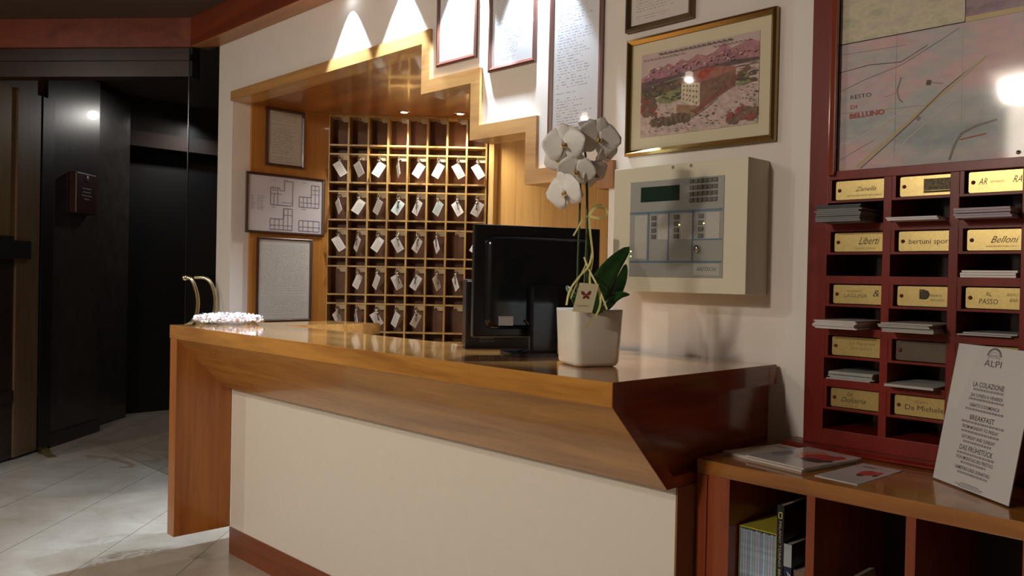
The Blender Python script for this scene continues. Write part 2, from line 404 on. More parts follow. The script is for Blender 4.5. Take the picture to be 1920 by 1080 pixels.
# glass door sliver with its pair of pulls
t = thing('glass_door', 'tall clear glass door at the end of the white wall with two curved metal pulls', 'glass door', (-3.0525, -.0, 0))
gd = Vector((-.17, -.12, 0))
g = MB(); nn = Vector((-gd.y, gd.x, 0)).normalized()*.004
q = [Vector((-.004, -.003, 0)) - nn, gd - nn, gd + nn, Vector((-.004, -.003, 0)) + nn]
g.hexa([(p.x, p.y, .01) for p in q] + [(p.x, p.y, 2.832) for p in q]).build('glass_pane', M_doorglass, t)
g = MB(); e0 = gd*1.0; e1 = gd*1.03; q = [e0 - nn, e1 - nn, e1 + nn, e0 + nn]
g.hexa([(p.x, p.y, .01) for p in q] + [(p.x, p.y, 2.832) for p in q]).build('edge_strip', mat('dark_glass_edge', (.01, .014, .013), .2), t)
base = Vector(t.location)
def pull(pts, d, name='door_pull'):
    mb = MB(); P = [at(x, y, d) - base for x, y in pts]
    # round the corners with a Catmull-Rom pass
    Q = []
    for i in range(len(P)-1):
        a, b_, c, e = P[max(i-1, 0)], P[i], P[i+1], P[min(i+2, len(P)-1)]
        for k in range(5):
            s = k/5; Q.append(.5*((2*b_) + (c-a)*s + (2*a-5*b_+4*c-e)*s*s + (3*b_-a-3*c+e)*s**3))
    Q.append(P[-1]); mb.tube(Q, .0125, 10)
    return mb.build(name, M_brasspull, t)
pull([(347, 521), (358, 523), (367, 542), (371, 566), (368, 590), (357, 606), (347, 609)], 5.30)
pull([(364, 520), (384, 521), (396, 532), (403, 556), (402, 582), (392, 600), (372, 606)], 5.42)
mb = MB(); p = at(346, 521, 5.30) - base; mb.lathe([(0, -.02), (.016, -.02), (.016, .02), (0, .02)], M=Matrix.Translation(p) @ Matrix.Rotation(PI/2, 4, 'Y') , n=14); mb.build('fixing_knob', M_brasspull, t)

# ================================================================== LAMPS
def recess_lamp(x, y, z, label, group, glow, r=.035):
    t = thing('recessed_spotlight', label, 'spotlight', (x, y, z), 0, group)
    MB().lathe([(r*.72, 0), (r*1.25, 0), (r*1.25, -.006), (r*.80, -.008), (r*.72, 0)], n=24).build('trim_ring', M_chrome, t, True)
    MB().lathe([(0, -.001), (r*.7, -.001), (r*.7, -.004), (r*.4, -.006), (0, -.007)], n=20).build('bulb', glow, t, True)
    return t
glowN = mat('halogen_bulb', (1, .95, .88), .5, emit=25, ecol=(1, .95, .88))
recess_lamp(*NICHE_SPOTS[0], 2.4745, 'recessed halogen spotlight over the key rack, the left one', 'spotlights in the niche ceiling', glowN)
recess_lamp(*NICHE_SPOTS[1], 2.4745, 'recessed halogen spotlight over the key rack, the right one nearer the steps', 'spotlights in the niche ceiling', glowN)
glowC = mat('cold_bulb', (.85, .93, 1), .5, emit=20, ecol=(.85, .93, 1))
for i, x in enumerate(WALL_SPOTS):
    recess_lamp(x, -.06, 2.837, ['recessed beam spotlight above the white wall farthest left', 'recessed beam spotlight left of the framed sheets', 'recessed beam spotlight over the first framed sheet', 'recessed beam spotlight over the long framed sheet'][i], 'spotlights in the wall beam', glowC)
glowL = mat('lobby_lamp_glow', (1, .84, .66), .5, emit=11, ecol=(1, .84, .66))
for i, (x, y, hs, pw) in enumerate(LOBBY_LAMPS):
    t = thing('ceiling_lamp', ['square warm ceiling lamp behind the viewer', 'tiny warm ceiling lamp in front of the counter', 'tiny warm ceiling lamp near the entrance'][i], 'ceiling lamp', (x, y, 2.935), 0, 'lobby ceiling lamps')
    MB().box(-hs*1.08, hs*1.08, -hs*1.08, hs*1.08, .05, .094, .003).build('housing', mat('lamp_housing', (.6, .6, .58), .5), t)
    MB().box(-hs, hs, -hs, hs, 0, .05, .004).build('diffuser', glowL, t)

t = thing('pendant_lamp', 'warm glowing drum shade pendant lamp hanging behind the viewer', 'pendant lamp', (.27, -5.5, 2.44))
MB().lathe([(0, 0), (.21, 0), (.22, .02), (.22, .40), (.21, .42), (0, .42)], n=32).build('lamp_shade', mat('pendant_glow', (1, .84, .68), .5, emit=24, ecol=(1, .86, .70)), t, True)
MB().tube([(0, 0, .42), (0, 0, .59)], .006, 8).build('cord', M_blackpl, t)

# ================================================================== COUNTER
XA, XB, YF = -1.75, .914, -.822
t = thing('reception_counter', 'honey brown wooden reception counter with slanted underside and white front', 'reception counter', (0, 0, 0))
XY = lambda u, v, z: (u, v, z)
mb = MB(); mb.prism([(XA, YF), (XB, YF), (XB, -.0175), (.213, -.0175), (.213, .30), (-.10, .30), (-.10, -.37), (-1.50, -.37), (-1.475, .18), (-1.78, .07), (XA, -.3)], XY, 1.062, 1.12)
mb.build('worktop', M_top, t)
# honey edge lipping in front
MB().box(XA-.001, XB+.0, YF-.003, YF, 1.0585, 1.1195).build('front_edge', M_honey, t)
YZ = lambda u, v, x: (x, u, v)
mb = MB(); mb.prism([(YF-.002, 1.0615), (YF+.03, 1.0615), (-.565, .8475), (-.54, .8475), (-.54, .8174), (-.587, .8174), (YF-.002, 1.0585)], YZ, XA+.06, XB)
mb.build('slanted_underside', M_honey, t)
mb = MB(); mb.prism([(YF+.035, 1.0615), (-.0175, 1.0615), (-.0175, .848), (-.56, .848)], YZ, XB-.03, XB-.022); mb.build('end_panel', M_end_shaded, t)
mb = MB(); mb.box(XB-.2, XB, -.54, -.0175, .8174, .8475); mb.build('end_bottom_edge', M_end_shaded, t)
mb = MB(); mb.prism([(YF-.003, 1.1195), (-.0175, 1.1195), (-.0175, 1.0595), (YF+.034, 1.0595), (-.560, .8485), (-.0175, .8485), (-.0175, .8174), (-.587, .8174), (YF-.003, 1.0585)], YZ, XB, XB+.003)
mb.build('end_edge_band', M_end_shaded, t)
mb = MB(); mb.box(XA, XA+.075, YF, -.545, .131, 1.0605, .002); mb.build('left_leg', M_honey_z, t)
mb = MB(); mb.box(-1.675, .915, -.544, -.49, .13, .8174); mb.build('front_panel', M_lam, t)
MB().box(.9155, .921, -.544, -.0175, 0, .817).build('side_panel', wood('counter_side_wood', (.30, .14, .06), (.2, .085, .035), 'z', .4, .1, 6), t)
MB().box(-1.675, .915, -.548, -.50, 0, .13).build('kick_board', wood('kick_wood', (.26, .07, .025), (.15, .035, .014), 'x', .35, .2, 7), t)
MB().box(-1.675, -1.655, -.49, -.05, 0, 1.06).build('left_side_panel', M_honey_z, t)
MB().box(-1.66, .2, -.40, -.375, 0, 1.06).build('staff_side_panel', M_niche, t)

# ================================================================== KEY RACK
KR = Vector((-2.83, .69, 0)); KA = math.atan2(.716, .698)
NC, NR = 8, 6; CW = .1355; KW = NC*CW
zA = [2.272 - .2565*k for k in range(NR)]; zB = [z - .062 for z in zA]; KTOP = 2.472; KBOT = .90
t = thing('key_rack', 'wooden pigeonhole key rack with a grid of small compartments and hooks', 'key rack', (KR.x, KR.y, 0), KA)
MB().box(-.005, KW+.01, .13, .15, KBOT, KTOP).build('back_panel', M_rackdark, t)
for k in range(NC+1): MB().box(k*CW-.006, k*CW+.006, 0, .13, KBOT, KTOP-.012).build('divider', M_rack, t)
for z in zA: MB().box(.006, KW-.006, .002, .13, z-.011, z).build('shelf', M_rack, t)
for z in zB: MB().box(.006, KW-.006, .002, .13, z-.011, z).build('shelf', M_rack, t)
MB().box(-.006, KW+.006, -.002, .13, KTOP-.012, KTOP+.002).build('top_rail', M_rack, t)
MB().box(-.006, KW+.006, -.002, .13, KBOT-.35, KBOT).build('plinth', M_niche, t)
hook_me = None
M_hook = mat('hook_plate', (.62, .50, .30), .45)
for r in range(NR):
    ztop = (KTOP-.012) if r == 0 else zB[r-1]-.011
    for c in range(NC):
        if hook_me is None:
            mb = MB(); mb.prism([(-.062, 0), (0, 0), (0, -.034), (-.034, -.034), (-.040, -.024), (-.062, -.020)], XZ, .012, .022)
            mb.mi = 1; mb.tube([(-.050, .012, -.016), (-.050, -.004, -.020), (-.050, -.014, -.018), (-.050, -.016, -.010)], .004, 6)
            h = mb.build('hook', [M_hook, mat('dark_hook_metal', (.22, .19, .16), .3, .9)], t); hook_me = h.data
        else:
            h = bpy.data.objects.new('hook', hook_me); C.objects.link(h); h.parent = t
        h.location = ((c+1)*CW - .006, 0, ztop)
# rack interior upper panels
for r in range(NR):
    ztop = (KTOP-.012) if r == 0 else zB[r-1]-.011
    for c in range(NC):
        pass
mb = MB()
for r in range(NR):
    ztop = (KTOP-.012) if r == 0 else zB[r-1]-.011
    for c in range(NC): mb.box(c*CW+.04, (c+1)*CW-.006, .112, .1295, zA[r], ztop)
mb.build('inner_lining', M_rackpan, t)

# keys with tags
W_, H_ = .058, .100
def make_key():
    t = thing('room_key', 'x', 'key', (0, 0, 0), 0, 'room keys on the key rack')
    mb = MB(); pts = [(.011*math.cos(a*PI/6), 0, -.011 + .011*math.sin(a*PI/6)) for a in range(13)]; mb.tube(pts, .0022, 5, cap=False)
    mb.lathe([(0, -.009), (.007, -.007), (.010, 0), (.007, .007), (0, .009)], (0, -.003, -.018), 12)
    mb.build('key_ring', M_chrome, t)
    mb = MB(); mb.box(-.006, W_-.006, -.001, .001, -H_+.008, .008, 0)
    mb.build('tag', M_tag, t)
    mb = MB()
    for i in range(5):
        x = .008
        while x < W_-.02:
            l = random.uniform(.006, .012); mb.box(x, min(x+l, W_-.016), -.0016, -.0011, -.022-i*.014, -.019-i*.014); x += l + .004
    mb.build('writing', M_ink, t)
    mb = MB(); mb.lathe([(0, -.001), (.010, -.001), (.010, .001), (0, .001)], M=Matrix.Translation((.002, -.006, -.036)) @ Matrix.Rotation(PI/2, 4, 'X'), n=12)
    mb.box(-.001, .005, -.007, -.005, -.085, -.044); mb.box(.005, .009, -.007, -.005, -.082, -.070)
    mb.build('key_blade', mat('nickel_key', (.35, .33, .30), .3, 1), t)
    return t
M_ink = mat('pencil_ink', (.30, .34, .38), .7)
M_tag = mat('tag_plastic', (.82, .80, .78), .4)
M_tagb = mat('bluish_tag_plastic', (.68, .82, .84), .4)
# per row: (column, lean, facing) lean +1 = leans like '/', -1 = like '\', facing = how square on it hangs; blue, key shown
ROWS = {1: [(0,-1,.95,0,0),(1,-1,.85,0,0),(2,1,.98,1,0),(3,-1,.28,0,0),(4,1,.85,0,0),(5,1,.95,1,0),(6,-1,.95,0,0),(7,-1,1,1,0)],
        2: [(0,-1,.55,0,0),(1,1,.95,0,0),(2,1,.75,0,0),(3,1,.85,1,1),(4,1,.75,0,1),(5,1,.65,1,0),(6,-1,.85,0,1),(7,1,1,0,1)],
        3: [(0,-1,.95,0,0),(1,1,.55,0,1),(2,1,.8,0,0),(3,-1,.95,0,1),(4,1,.6,0,1),(5,-1,.4,0,1),(7,1,.9,0,0)],
        4: [(1,1,.5,0,0),(2,1,.6,0,0),(3,-1,.8,0,1),(4,1,.9,0,1),(5,-1,.45,0,1),(6,-1,.45,0,1)],
        5: [(0,-1,.45,0,1),(1,-1,.3,0,1),(2,-1,.9,0,1),(3,1,.7,0,0),(4,1,.65,0,1)]}
ordn = ['first', 'second', 'third', 'fourth', 'fifth', 'sixth', 'seventh', 'eighth']
rown = {1: 'second row down', 2: 'third row down', 3: 'fourth row down', 4: 'fifth row down', 5: 'lowest visible row'}
protok = make_key(); usedk = False
dx = Vector((.698, .716, 0)).normalized(); ny = Vector((.716, -.698, 0)).normalized()
for r, lst in ROWS.items():
    for c, lean, face, blue, key in lst:
        k = copy_tree(protok)
        p = KR + dx*((c+1)*CW - .056) + ny*(.014)
        k.location = (p.x, p.y, zB[r-1] - .011 - .020)
        th = math.atan2(W_, H_)
        # hang by the corner so the diagonal is plumb; '/' leans mirror through a half turn
        face = min(face, .99)
        yaw = math.acos(face) * (1 if (r + c) % 2 else -1) * .9
        k.rotation_euler = (0, 0, KA + yaw)
        for ch in list(k.children):
            nm = ch.name.split('.')[0]
            if nm in ('tag', 'writing'):
                if lean > 0: ch.rotation_euler = (0, -th + math.radians(random.uniform(-4, 4)) + 2*th*0, 0)
                ch.location = (0, -.004, -.030)
                ang = th if lean > 0 else -th
                if lean > 0:
                    ch.rotation_euler = (0, th + math.radians(random.uniform(-3, 3)), 0)
                else:
                    ch.scale = (-1, 1, 1); ch.rotation_euler = (0, -th + math.radians(random.uniform(-3, 3)), 0)
            if nm == 'key_blade':
                if key: ch.location = (0, -.006, -.004); ch.rotation_euler = (0, .12*lean, 0)
                else: bpy.data.objects.remove(ch); continue
            if nm == 'tag' and blue:
                ch.data = ch.data.copy(); ch.data.materials[0] = M_tagb
        k['label'] = '%s key tag %s in the %s rack column, %s' % ('bluish' if blue else 'white', 'turned edge-on' if face < .35 else ('slanting left' if lean > 0 else 'slanting right'), ordn[c], rown[r])
        if not key and False: pass
for ch in list(protok.children): bpy.data.objects.remove(ch)
bpy.data.objects.remove(protok)

# ================================================================== FRAMED SHEETS
def framed(name, label, cat, origin, rz, w, h, border, thick, fmat, pmat, mat_border=0, mmat=None, group=None, prof=0):
    """local x = along the wall, z up, -y out of the wall; origin at the lower left corner"""
    t = thing(name, label, cat, origin, rz, group)
    mb = MB()
    O = [(0, 0), (w, 0), (w, h), (0, h)]; I = [(border, border), (w-border, border), (w-border, h-border), (border, h-border)]
    Mid = [(border*.45, border*.45), (w-border*.45, border*.45), (w-border*.45, h-border*.45), (border*.45, h-border*.45)]
    for i in range(4):
        j = (i+1) % 4
        o0, o1, i0, i1, m0, m1 = O[i], O[j], I[i], I[j], Mid[i], Mid[j]
        P = lambda q, y: (q[0], y, q[1])
        mb.face([P(o0, -.0005), P(o1, -.0005), P(o1, -thick*.8), P(o0, -thick*.8)])
        mb.face([P(o0, -thick*.8), P(o1, -thick*.8), P(m1, -thick), P(m0, -thick)])
        mb.face([P(m0, -thick), P(m1, -thick), P(i1, -thick*.62), P(i0, -thick*.62)])
        mb.face([P(i0, -thick*.62), P(i1, -thick*.62), P(i1, -.001), P(i0, -.001)])
    bmesh.ops.remove_doubles(mb.bm, verts=mb.bm.verts, dist=1e-5)
    mb.build('frame', fmat, t)
    b = border*.8; y = -thick*.35
    if mat_border:
        MB().box(b, w-b, y, -.001, b, h-b).build('mount', mmat, t)
        b = border + mat_border; y -= .001
    MB().box(b, w-b, y - .0005, y if mat_border else -.001, b, h-b).build('print', pmat, t)
    gb = border*.7
    MB().box(gb, w-gb, -thick*.60, -thick*.60+.0015, gb, h-gb).build('glass', M_glass, t)
    return t
M_fdark = mat('dark_picture_frame', (.055, .018, .012), .3, coat=.3)
M_fbrown = mat('brown_picture_frame', (.12, .045, .030), .35, coat=.3)
M_fgold = mat('gilt_frame', (.36, .24, .09), .28, 1)
INK = (.16, .17, .22)
doc = lambda n, **k: document(n, (.72, .72, .74), INK, **k)
# three on the jamb wall
RJ = PI/2
framed('framed_notice', 'small dark framed certificate at the top of the niche side wall', 'framed notice', (-2.829, .217, 2.075), RJ, .275, .375, .016, .022, M_fdark, document('certificate_print', (.55, .53, .48), (.1, .09, .08), lines=26, words=70, m0=.1, m1=.92, gap=.3))
fp = framed('framed_floor_plan', 'dark framed landscape sheet of floor plans on the niche side wall', 'framed plan', (-2.829, .085, 1.632), RJ, .57, .39, .016, .022, M_fdark, mat('plan_paper', (.66, .66, .74), .6))
framed('framed_notice', 'tall dark framed printed sheet at the bottom of the niche side wall', 'framed notice', (-2.829, .168, 1.06), RJ, .40, .548, .014, .02, M_fdark, document('regulations_print', (.62, .66, .68), (.15, .18, .2), lines=60, words=90, m0=.06, m1=.97, gap=.12))
mb = MB()
def plan(x, z, w, h, cuts, L=None):
    def ln(x0, z0, x1, z1, t=.0016):
        if abs(x1-x0) > abs(z1-z0): mb.box(min(x0,x1), max(x0,x1), -.0102, -.0098, z0-t, z0+t)
        else: mb.box(x0-t, x0+t, -.0102, -.0098, min(z0,z1), max(z0,z1))
    P = L or [(0,0),(1,0),(1,1),(0,1)]
    for i in range(len(P)):
        a, b = P[i], P[(i+1) % len(P)]; ln(x+a[0]*w, z+a[1]*h, x+b[0]*w, z+b[1]*h, .0022)
    for a, b, c, d in cuts: ln(x+a*w, z+b*h, x+c*w, z+d*h)
plan(.17, .19, .16, .16, [(0,.45,.5,.45),(.15,0,.15,.45),(.32,0,.32,.7),(.5,.12,1,.12),(.1,.6,.3,.6),(.1,.6,.1,.75)], [(0,0),(1,0),(1,1),(.62,1),(.62,.6),(.4,.6),(.4,.7),(0,.7)])
plan(.38, .19, .15, .15, [(0,.2,1,.2),(.2,0,.2,.45),(.4,0,.4,.45),(.6,0,.6,.45),(.8,0,.8,1),(.6,.6,1,.6),(.6,.8,1,.8)], [(0,0),(1,0),(1,1),(.6,1),(.6,.45),(0,.45)])
plan(.17, .03, .16, .14, [(0,.2,1,.2),(.2,0,.2,.5),(.4,0,.4,.5),(.6,0,.6,1),(.8,0,.8,1),(.6,.7,1,.7)], [(0,0),(1,0),(1,1),(.6,1),(.6,.5),(0,.5)])
plan(.38, .03, .155, .07, [(0,.4,1,.4),(.2,0,.2,1),(.45,0,.45,1),(.7,0,.7,1)])
mb.build('plan_drawing', mat('plan_ink', (.22, .22, .30), .7), fp)
mb = MB()
for i in range(9):
    for xx in (.035, .075, .10): mb.box(xx, xx+random.uniform(.012, .03), -.0102, -.0098, .24-.011*i, .243-.011*i)
for xx, zz in ((.18,.375-.02),(.40,.355),(.18,.178),(.40,.178),(.26,.36)): mb.box(xx, xx+.03, -.0102, -.0098, zz-.004, zz-.001)
mb.build('plan_notes', mat('plan_note_ink', (.35, .35, .42), .7), fp)

# sheets on the white wall
framed('framed_sheet', 'brown framed printed sheet hanging farthest left over the trim steps', 'framed sheet', (-.812, 0, 2.33), 0, .275, .40, .020, .012, M_fbrown, doc('sheet_print', lines=44, words=70, gap=.4))
framed('framed_sheet', 'brown framed printed sheet, the middle one between a short and a long frame', 'framed sheet', (-.458, 0, 2.25), 0, .284, .40, .020, .013, M_fbrown, doc('sheet_print_middle', lines=40, words=70, gap=.4))
framed('framed_sheet', 'long narrow brown framed sheet hanging right above the white orchid', 'framed sheet', (-.100, 0, 1.87), 0, .278, .80, .022, .012, M_fbrown, doc('sheet_print_long', lines=70, words=26, gap=.45))
framed('framed_sheet', 'dark and gilt framed printed sheet cut off by the top edge above the picture', 'framed sheet', (.289, 0, 2.272), 0, .288, .36, .020, .024, mat('bronze_frame', (.16, .11, .06), .3, .8), document('sheet_print_top', (.66, .60, .55), (.2, .18, .18), lines=34, words=70, gap=.3))
PW, PH = .590, .420
pic = framed('framed_picture', 'gilt framed old colour view of a large building with red roof and mountains', 'picture', (.3005, 0, 1.822), 0, PW, PH, .020, .026, M_fgold, mat('print_sky', (.55, .42, .40), .6, noise=.12, nscale=12), .042, mat('cream_mount', (.68, .60, .42), .7))
bx = .062; pu = PW - 2*bx; pv = PH - 2*bx
cols = {'mount': (.34,.17,.20), 'mount2': (.42,.20,.22), 'far': (.13,.08,.08), 'green': (.24,.25,.12), 'tree': (.10,.08,.045), 'red': (.42,.06,.04),
        'redtree': (.30,.07,.05), 'cream': (.66,.57,.42), 'brown': (.25,.13,.08), 'ground': (.55,.42,.37), 'roof': (.36,.15,.11), 'line': (.16,.10,.09), 'win': (.20,.14,.10), 'wing': (.33,.20,.11), 'brush': (.19,.12,.08)}
keys = list(cols); mb = MB(); layer = [0]
def pol(key, pts):
    layer[0] += 1; mb.mi = keys.index(key); y = -.0112 - layer[0]*.000012
    mb.face([(bx + u*pu, y, bx + v*pv) for u, v in pts])
def blob(key, u, v, ru, rv, n=14, j=.25):
    pol(key, [(min(1, max(0, u + ru*math.cos(2*PI*i/n)*random.uniform(1-j, 1+j))), min(1, max(0, v + rv*math.sin(2*PI*i/n)*random.uniform(1-j, 1+j)))) for i in range(n)])
pol('mount2', [(0,.6),(0,.72),(.06,.75),(.12,.82),(.18,.78),(.24,.84),(.3,.80),(.36,.86),(.42,.82),(.5,.88),(.58,.84),(.65,.87),(.72,.95),(.78,.87),(.86,.90),(.93,.93),(1,.88),(1,.6)])
pol('mount', [(.22,.62),(.28,.74),(.35,.80),(.42,.76),(.5,.79),(.58,.76),(.68,.80),(.74,.88),(.8,.80),(.88,.78),(.93,.70),(.9,.62)])
pol('ground', [(0,0),(1,0),(1,.68),(0,.64)])
pol('far', [(0,.60),(0,.665),(.15,.68),(.3,.69),(.45,.70),(.6,.71),(.8,.735),(1,.72),(1,.685),(.7,.675),(.4,.655),(.2,.625)])
pol('tree', [(0,.42),(0,.6),(.2,.62),(.36,.645),(.42,.6),(.36,.53),(.2,.48)])
for i in range(26): blob('brush' if i % 3 else 'far', random.uniform(.0,.4), random.uniform(.47,.62), .025, .022)
for i in range(16): blob('line', random.uniform(.83,1), random.uniform(.55,.68), .04, .006)
pol('green', [(.14,.43),(.2,.49),(.36,.53),(.37,.40),(.27,.37),(.18,.38)])
for i in range(8): blob('tree', random.uniform(.2,.36), random.uniform(.4,.5), .02, .012)
blob('brush', .07, .35, .075, .11); 
for i in range(12): blob('redtree' if i % 2 else 'brush', random.uniform(0,.14), random.uniform(.25,.45), .02, .03)
pol('brown', [(.53,.27),(.53,.55),(.82,.63),(.82,.44)])
pol('wing', [(.33,.34),(.53,.28),(.49,.17),(.33,.22)])
pol('cream', [(.37,.36),(.37,.575),(.53,.55),(.53,.275)])
pol('roof', [(.36,.575),(.37,.60),(.46,.69),(.67,.70),(.82,.66),(.83,.63),(.54,.545)])
pol('red', [(.51,.61),(.53,.68),(.66,.70),(.61,.645),(.555,.575)])
for r_ in range(4):
    for c_ in range(5): u = .385 + c_*.028; v = .53 - r_*.05 - c_*.006*(1+r_*.6); pol('win', [(u, v), (u+.012, v), (u+.012, v+.022), (u, v+.022)])
for r_ in range(3):
    for c_ in range(10): u = .55 + c_*.026; v = .49 - r_*.07 + c_*.011*(1+r_*.2); pol('win', [(u, v), (u+.010, v+.004), (u+.010, v+.026), (u, v+.022)])
for k in range(24):
    u = .5 + k*.018; v = .23 + k*.0145 + .0001*k*k; blob('brush' if k % 2 else 'redtree', u, v, .02, .03)
for k in range(15):
    u = .12 + k*.022; blob('tree' if k % 2 else 'brush', u, .17 + random.uniform(-.03, .03), .028, .055)
for k in range(60):
    a = k/59; u = .08 + a*.6; v = .16 - .10*math.sin(a*PI*.75) + a*.25*a; blob('line', u, v, .009, .004, 6)
for k in range(45):
    u = random.uniform(.55, 1); v = random.uniform(.05, .5); 
    if v < .12 + (u-.5)*.9: blob('line', u, v, random.uniform(.004, .014), random.uniform(.004, .01), 7)
for k in range(22): blob('brush' if k % 2 else 'redtree', random.uniform(.78, 1), random.uniform(.03, .19), .03, .03)
for k in range(12): blob('tree' if k % 2 else 'green', random.uniform(.84, 1), random.uniform(.45, .56), .03, .02)
for k in range(260):
    u = random.uniform(.02, .98); v = random.uniform(.02, .60)
    if .35 < u < .84 and .25 < v < .72: continue
    blob(random.choice(('line', 'ground', 'brush', 'mount', 'green', 'tree')), u, v, random.uniform(.003, .012), random.uniform(.002, .008), 6, .5)
for k in range(70):
    u = random.uniform(.02, .98); blob(random.choice(('mount', 'mount2', 'ground')), u, random.uniform(.68, .80) + .06*u, random.uniform(.005, .02), random.uniform(.004, .016), 6, .5)
for k in range(40):
    u = random.uniform(.55, .81); v0 = .29 + (u-.53)*.55; v1 = .53 + (u-.53)*.32; blob('line', u, random.uniform(v0, v1), .006, .003, 5)
for k in range(30): blob('line', random.uniform(0, .5), random.uniform(.01, .1), .006, .004, 6)
x = .17
while x < .78:
    l = random.uniform(.02, .04); pol('line', [(x, .955), (x+l, .955), (x+l, .972), (x, .972)]); x += l + .012
x = .03
while x < .95:
    l = random.uniform(.015, .03)
    if not .4 < x < .62: pol('line', [(x, .915), (x+l, .915), (x+l, .924), (x, .924)])
    x += l + .012
mb.build('picture_scene', [mat('print_'+k, c, .7, noise=.22, nscale=60) for k, c in cols.items()], pic, normals=False)

# ================================================================== FIRE ALARM PANEL
AX0, AX1, AZ0, AZ1, AD = .346, .868, 1.336, 1.760, .131
t = thing('alarm_panel', 'cream metal fire alarm control cabinet with grey keypad front on the white wall', 'alarm panel', (AX0, 0, AZ0))
aw, ah = AX1-AX0, AZ1-AZ0
M_labelp = mat('label_paper', (.44, .43, .38), .5, noise=.1, nscale=200)
M_cream = mat('cream_metal', (.66, .62, .47), .5)
MB().box(0, aw, -AD, -.0005, 0, ah, .003).build('cabinet', M_cream, t)
fx0, fx1, fz0, fz1 = .074, .441, .050, .373
y = -AD
MB().box(fx0, fx1, y-.002, y-.0002, fz0, fz1).build('front_plate', mat('grey_front_plate', (.30, .31, .28), .35, coat=.3), t)
mb = MB(); mb.box(fx0+.045, fx0+.200, y-.0035, y-.002, .303, .353); mb.build('display', mat('lcd_window', (.012, .035, .022), .12, coat=.5), t)
for r_ in range(4):
    for c_ in range(6): MB().box(.314+c_*.0178, .328+c_*.0178, y-.005, y-.002, .293+r_*.0205, .307+r_*.0205, .001).build('keypad_key', mat('dark_key', (.10, .095, .08), .5) if r_+c_ == 0 else bpy.data.materials['dark_key'], t)
mb = MB(); mb.box(fx0, fx1-.004, y-.0028, y-.002, .262, .270)
for x in (.155, .236, .330): mb.box(x-.005, x+.001, y-.0028, y-.002, .105, .264)
mb.box(fx0+.002, fx1-.004, y-.0028, y-.002, .098, .104); mb.box(.33, fx1-.004, y-.0028, y-.002, .170, .175)
mb.build('blue_lines', mat('blue_print', (.10, .16, .24), .4), t)
for x0, x1, z0 in ((.096, .148, .112), (.192, .232, .175), (.282, .326, .175), (.378, .428, .175)): MB().box(x0, x1, y-.0030, y-.002, z0, .258).build('label_strip', M_labelp, t)
for x in (.166, .256, .350):
    for k in range(4): MB().box(x, x+.018, y-.005, y-.002, .178+k*.021, .192+k*.021, .001).build('zone_button', bpy.data.materials['dark_key'], t)
for x, z, g in ((.079, .135, 0), (.079, .118, 1), (.275, .220, 0), (.368, .222, 0)):
    MB().box(x, x+.004, y-.0035, y-.002, z, z+.004).build('indicator', mat('green_indicator', (.2, .8, .2), .4, emit=3, ecol=(.2, .9, .15)) if g else mat('yellow_indicator', (.8, .7, .2), .4, emit=3, ecol=(.9, .8, .2)), t)
mb = MB(); mb.lathe([(0, 0), (.013, 0), (.013, .006), (.008, .010), (0, .010)], M=Matrix.Translation((.345, y-.002, .143)) @ Matrix.Rotation(PI/2, 4, 'X'), n=18)
mb.box(.343, .347, y-.020, y-.010, .132, .154); mb.build('key_switch', M_chrome, t)
mb = MB(); mb.box(.335, .430, y-.0024, y-.002, .058, .096); mb.build('name_plate', mat('plate_grey', (.40, .40, .36), .4), t)
MB().text('ARITECH', .382, .072, .012, .074, y-.0027, shear=.25).build('lettering', mat('dark_print', (.06, .06, .06), .5), t)
for x in (.245, .315): MB().lathe([(0, 0), (.006, 0), (.005, .003), (0, .004)], M=Matrix.Translation((x, y, ah-.012)) @ Matrix.Rotation(PI/2, 4, 'X'), n=10).build('screw', M_chrome, t)

# ================================================================== CANDY DISH
p = at(428, 604, 4.08)
t = thing('candy_dish', 'wide low clear glass dish on the left end of the counter', 'dish', (p.x, p.y, 1.1203))
mb = MB(); mb.lathe([(.001, .0), (.135, .0), (.166, .014), (.174, .026), (.170, .026), (.162, .016), (.132, .006), (.001, .006)], n=40)
mb.build('bowl', glass_sheet('cut_glass', (.93, .95, .96), 1.5, .05), t, True)
mb = MB()
for i in range(760):
    a = random.uniform(0, 2*PI); r = .160*math.sqrt(random.random()); z = .014 + .034*random.random()*(1-(r/.19)**4) + .006
    c = Vector((r*math.cos(a), r*math.sin(a), z)); s = random.uniform(.005, .009); mb.mi = random.choice((0, 0, 0, 1, 2))
    q = Matrix.Translation(c) @ Matrix.Rotation(random.uniform(0, PI), 4, 'Z') @ Matrix.Rotation(random.uniform(0, PI), 4, 'X')
    v = [q @ Vector(w_) for w_ in ((s,0,0),(-s,0,0),(0,s,0),(0,-s,0),(0,0,s),(0,0,-s))]
    for f in ((0,2,4),(2,1,4),(1,3,4),(3,0,4),(2,0,5),(1,2,5),(3,1,5),(0,3,5)): mb.face([v[k] for k in f])
o = mb.build('wrapped_candies', [mat('clear_wrapper', (.92, .90, .92), .15, coat=1), mat('pink_wrapper', (.80, .55, .62), .2, coat=1), mat('silver_wrapper', (.85, .85, .9), .15, .9)], None)
o.location = (p.x, p.y, 1.1203); tag(o, 'heap of shiny white and pink wrapped candies filling the glass dish', 'candy', kind='stuff')

# ================================================================== MONITOR (seen from behind) AND COMPUTER
MD = Vector((.427, .904, 0)).normalized(); MA = math.atan2(MD.y, MD.x)
p = at(1006, 660, 2.80)
t = thing('computer_monitor', 'black flat computer monitor on a foot seen from behind, beside the orchid', 'monitor', (p.x, p.y, 1.1203), MA)
mw = .222
MB().box(-mw, mw, -.002, .028, .058, .425, .008).build('bezel', M_blackpl, t)
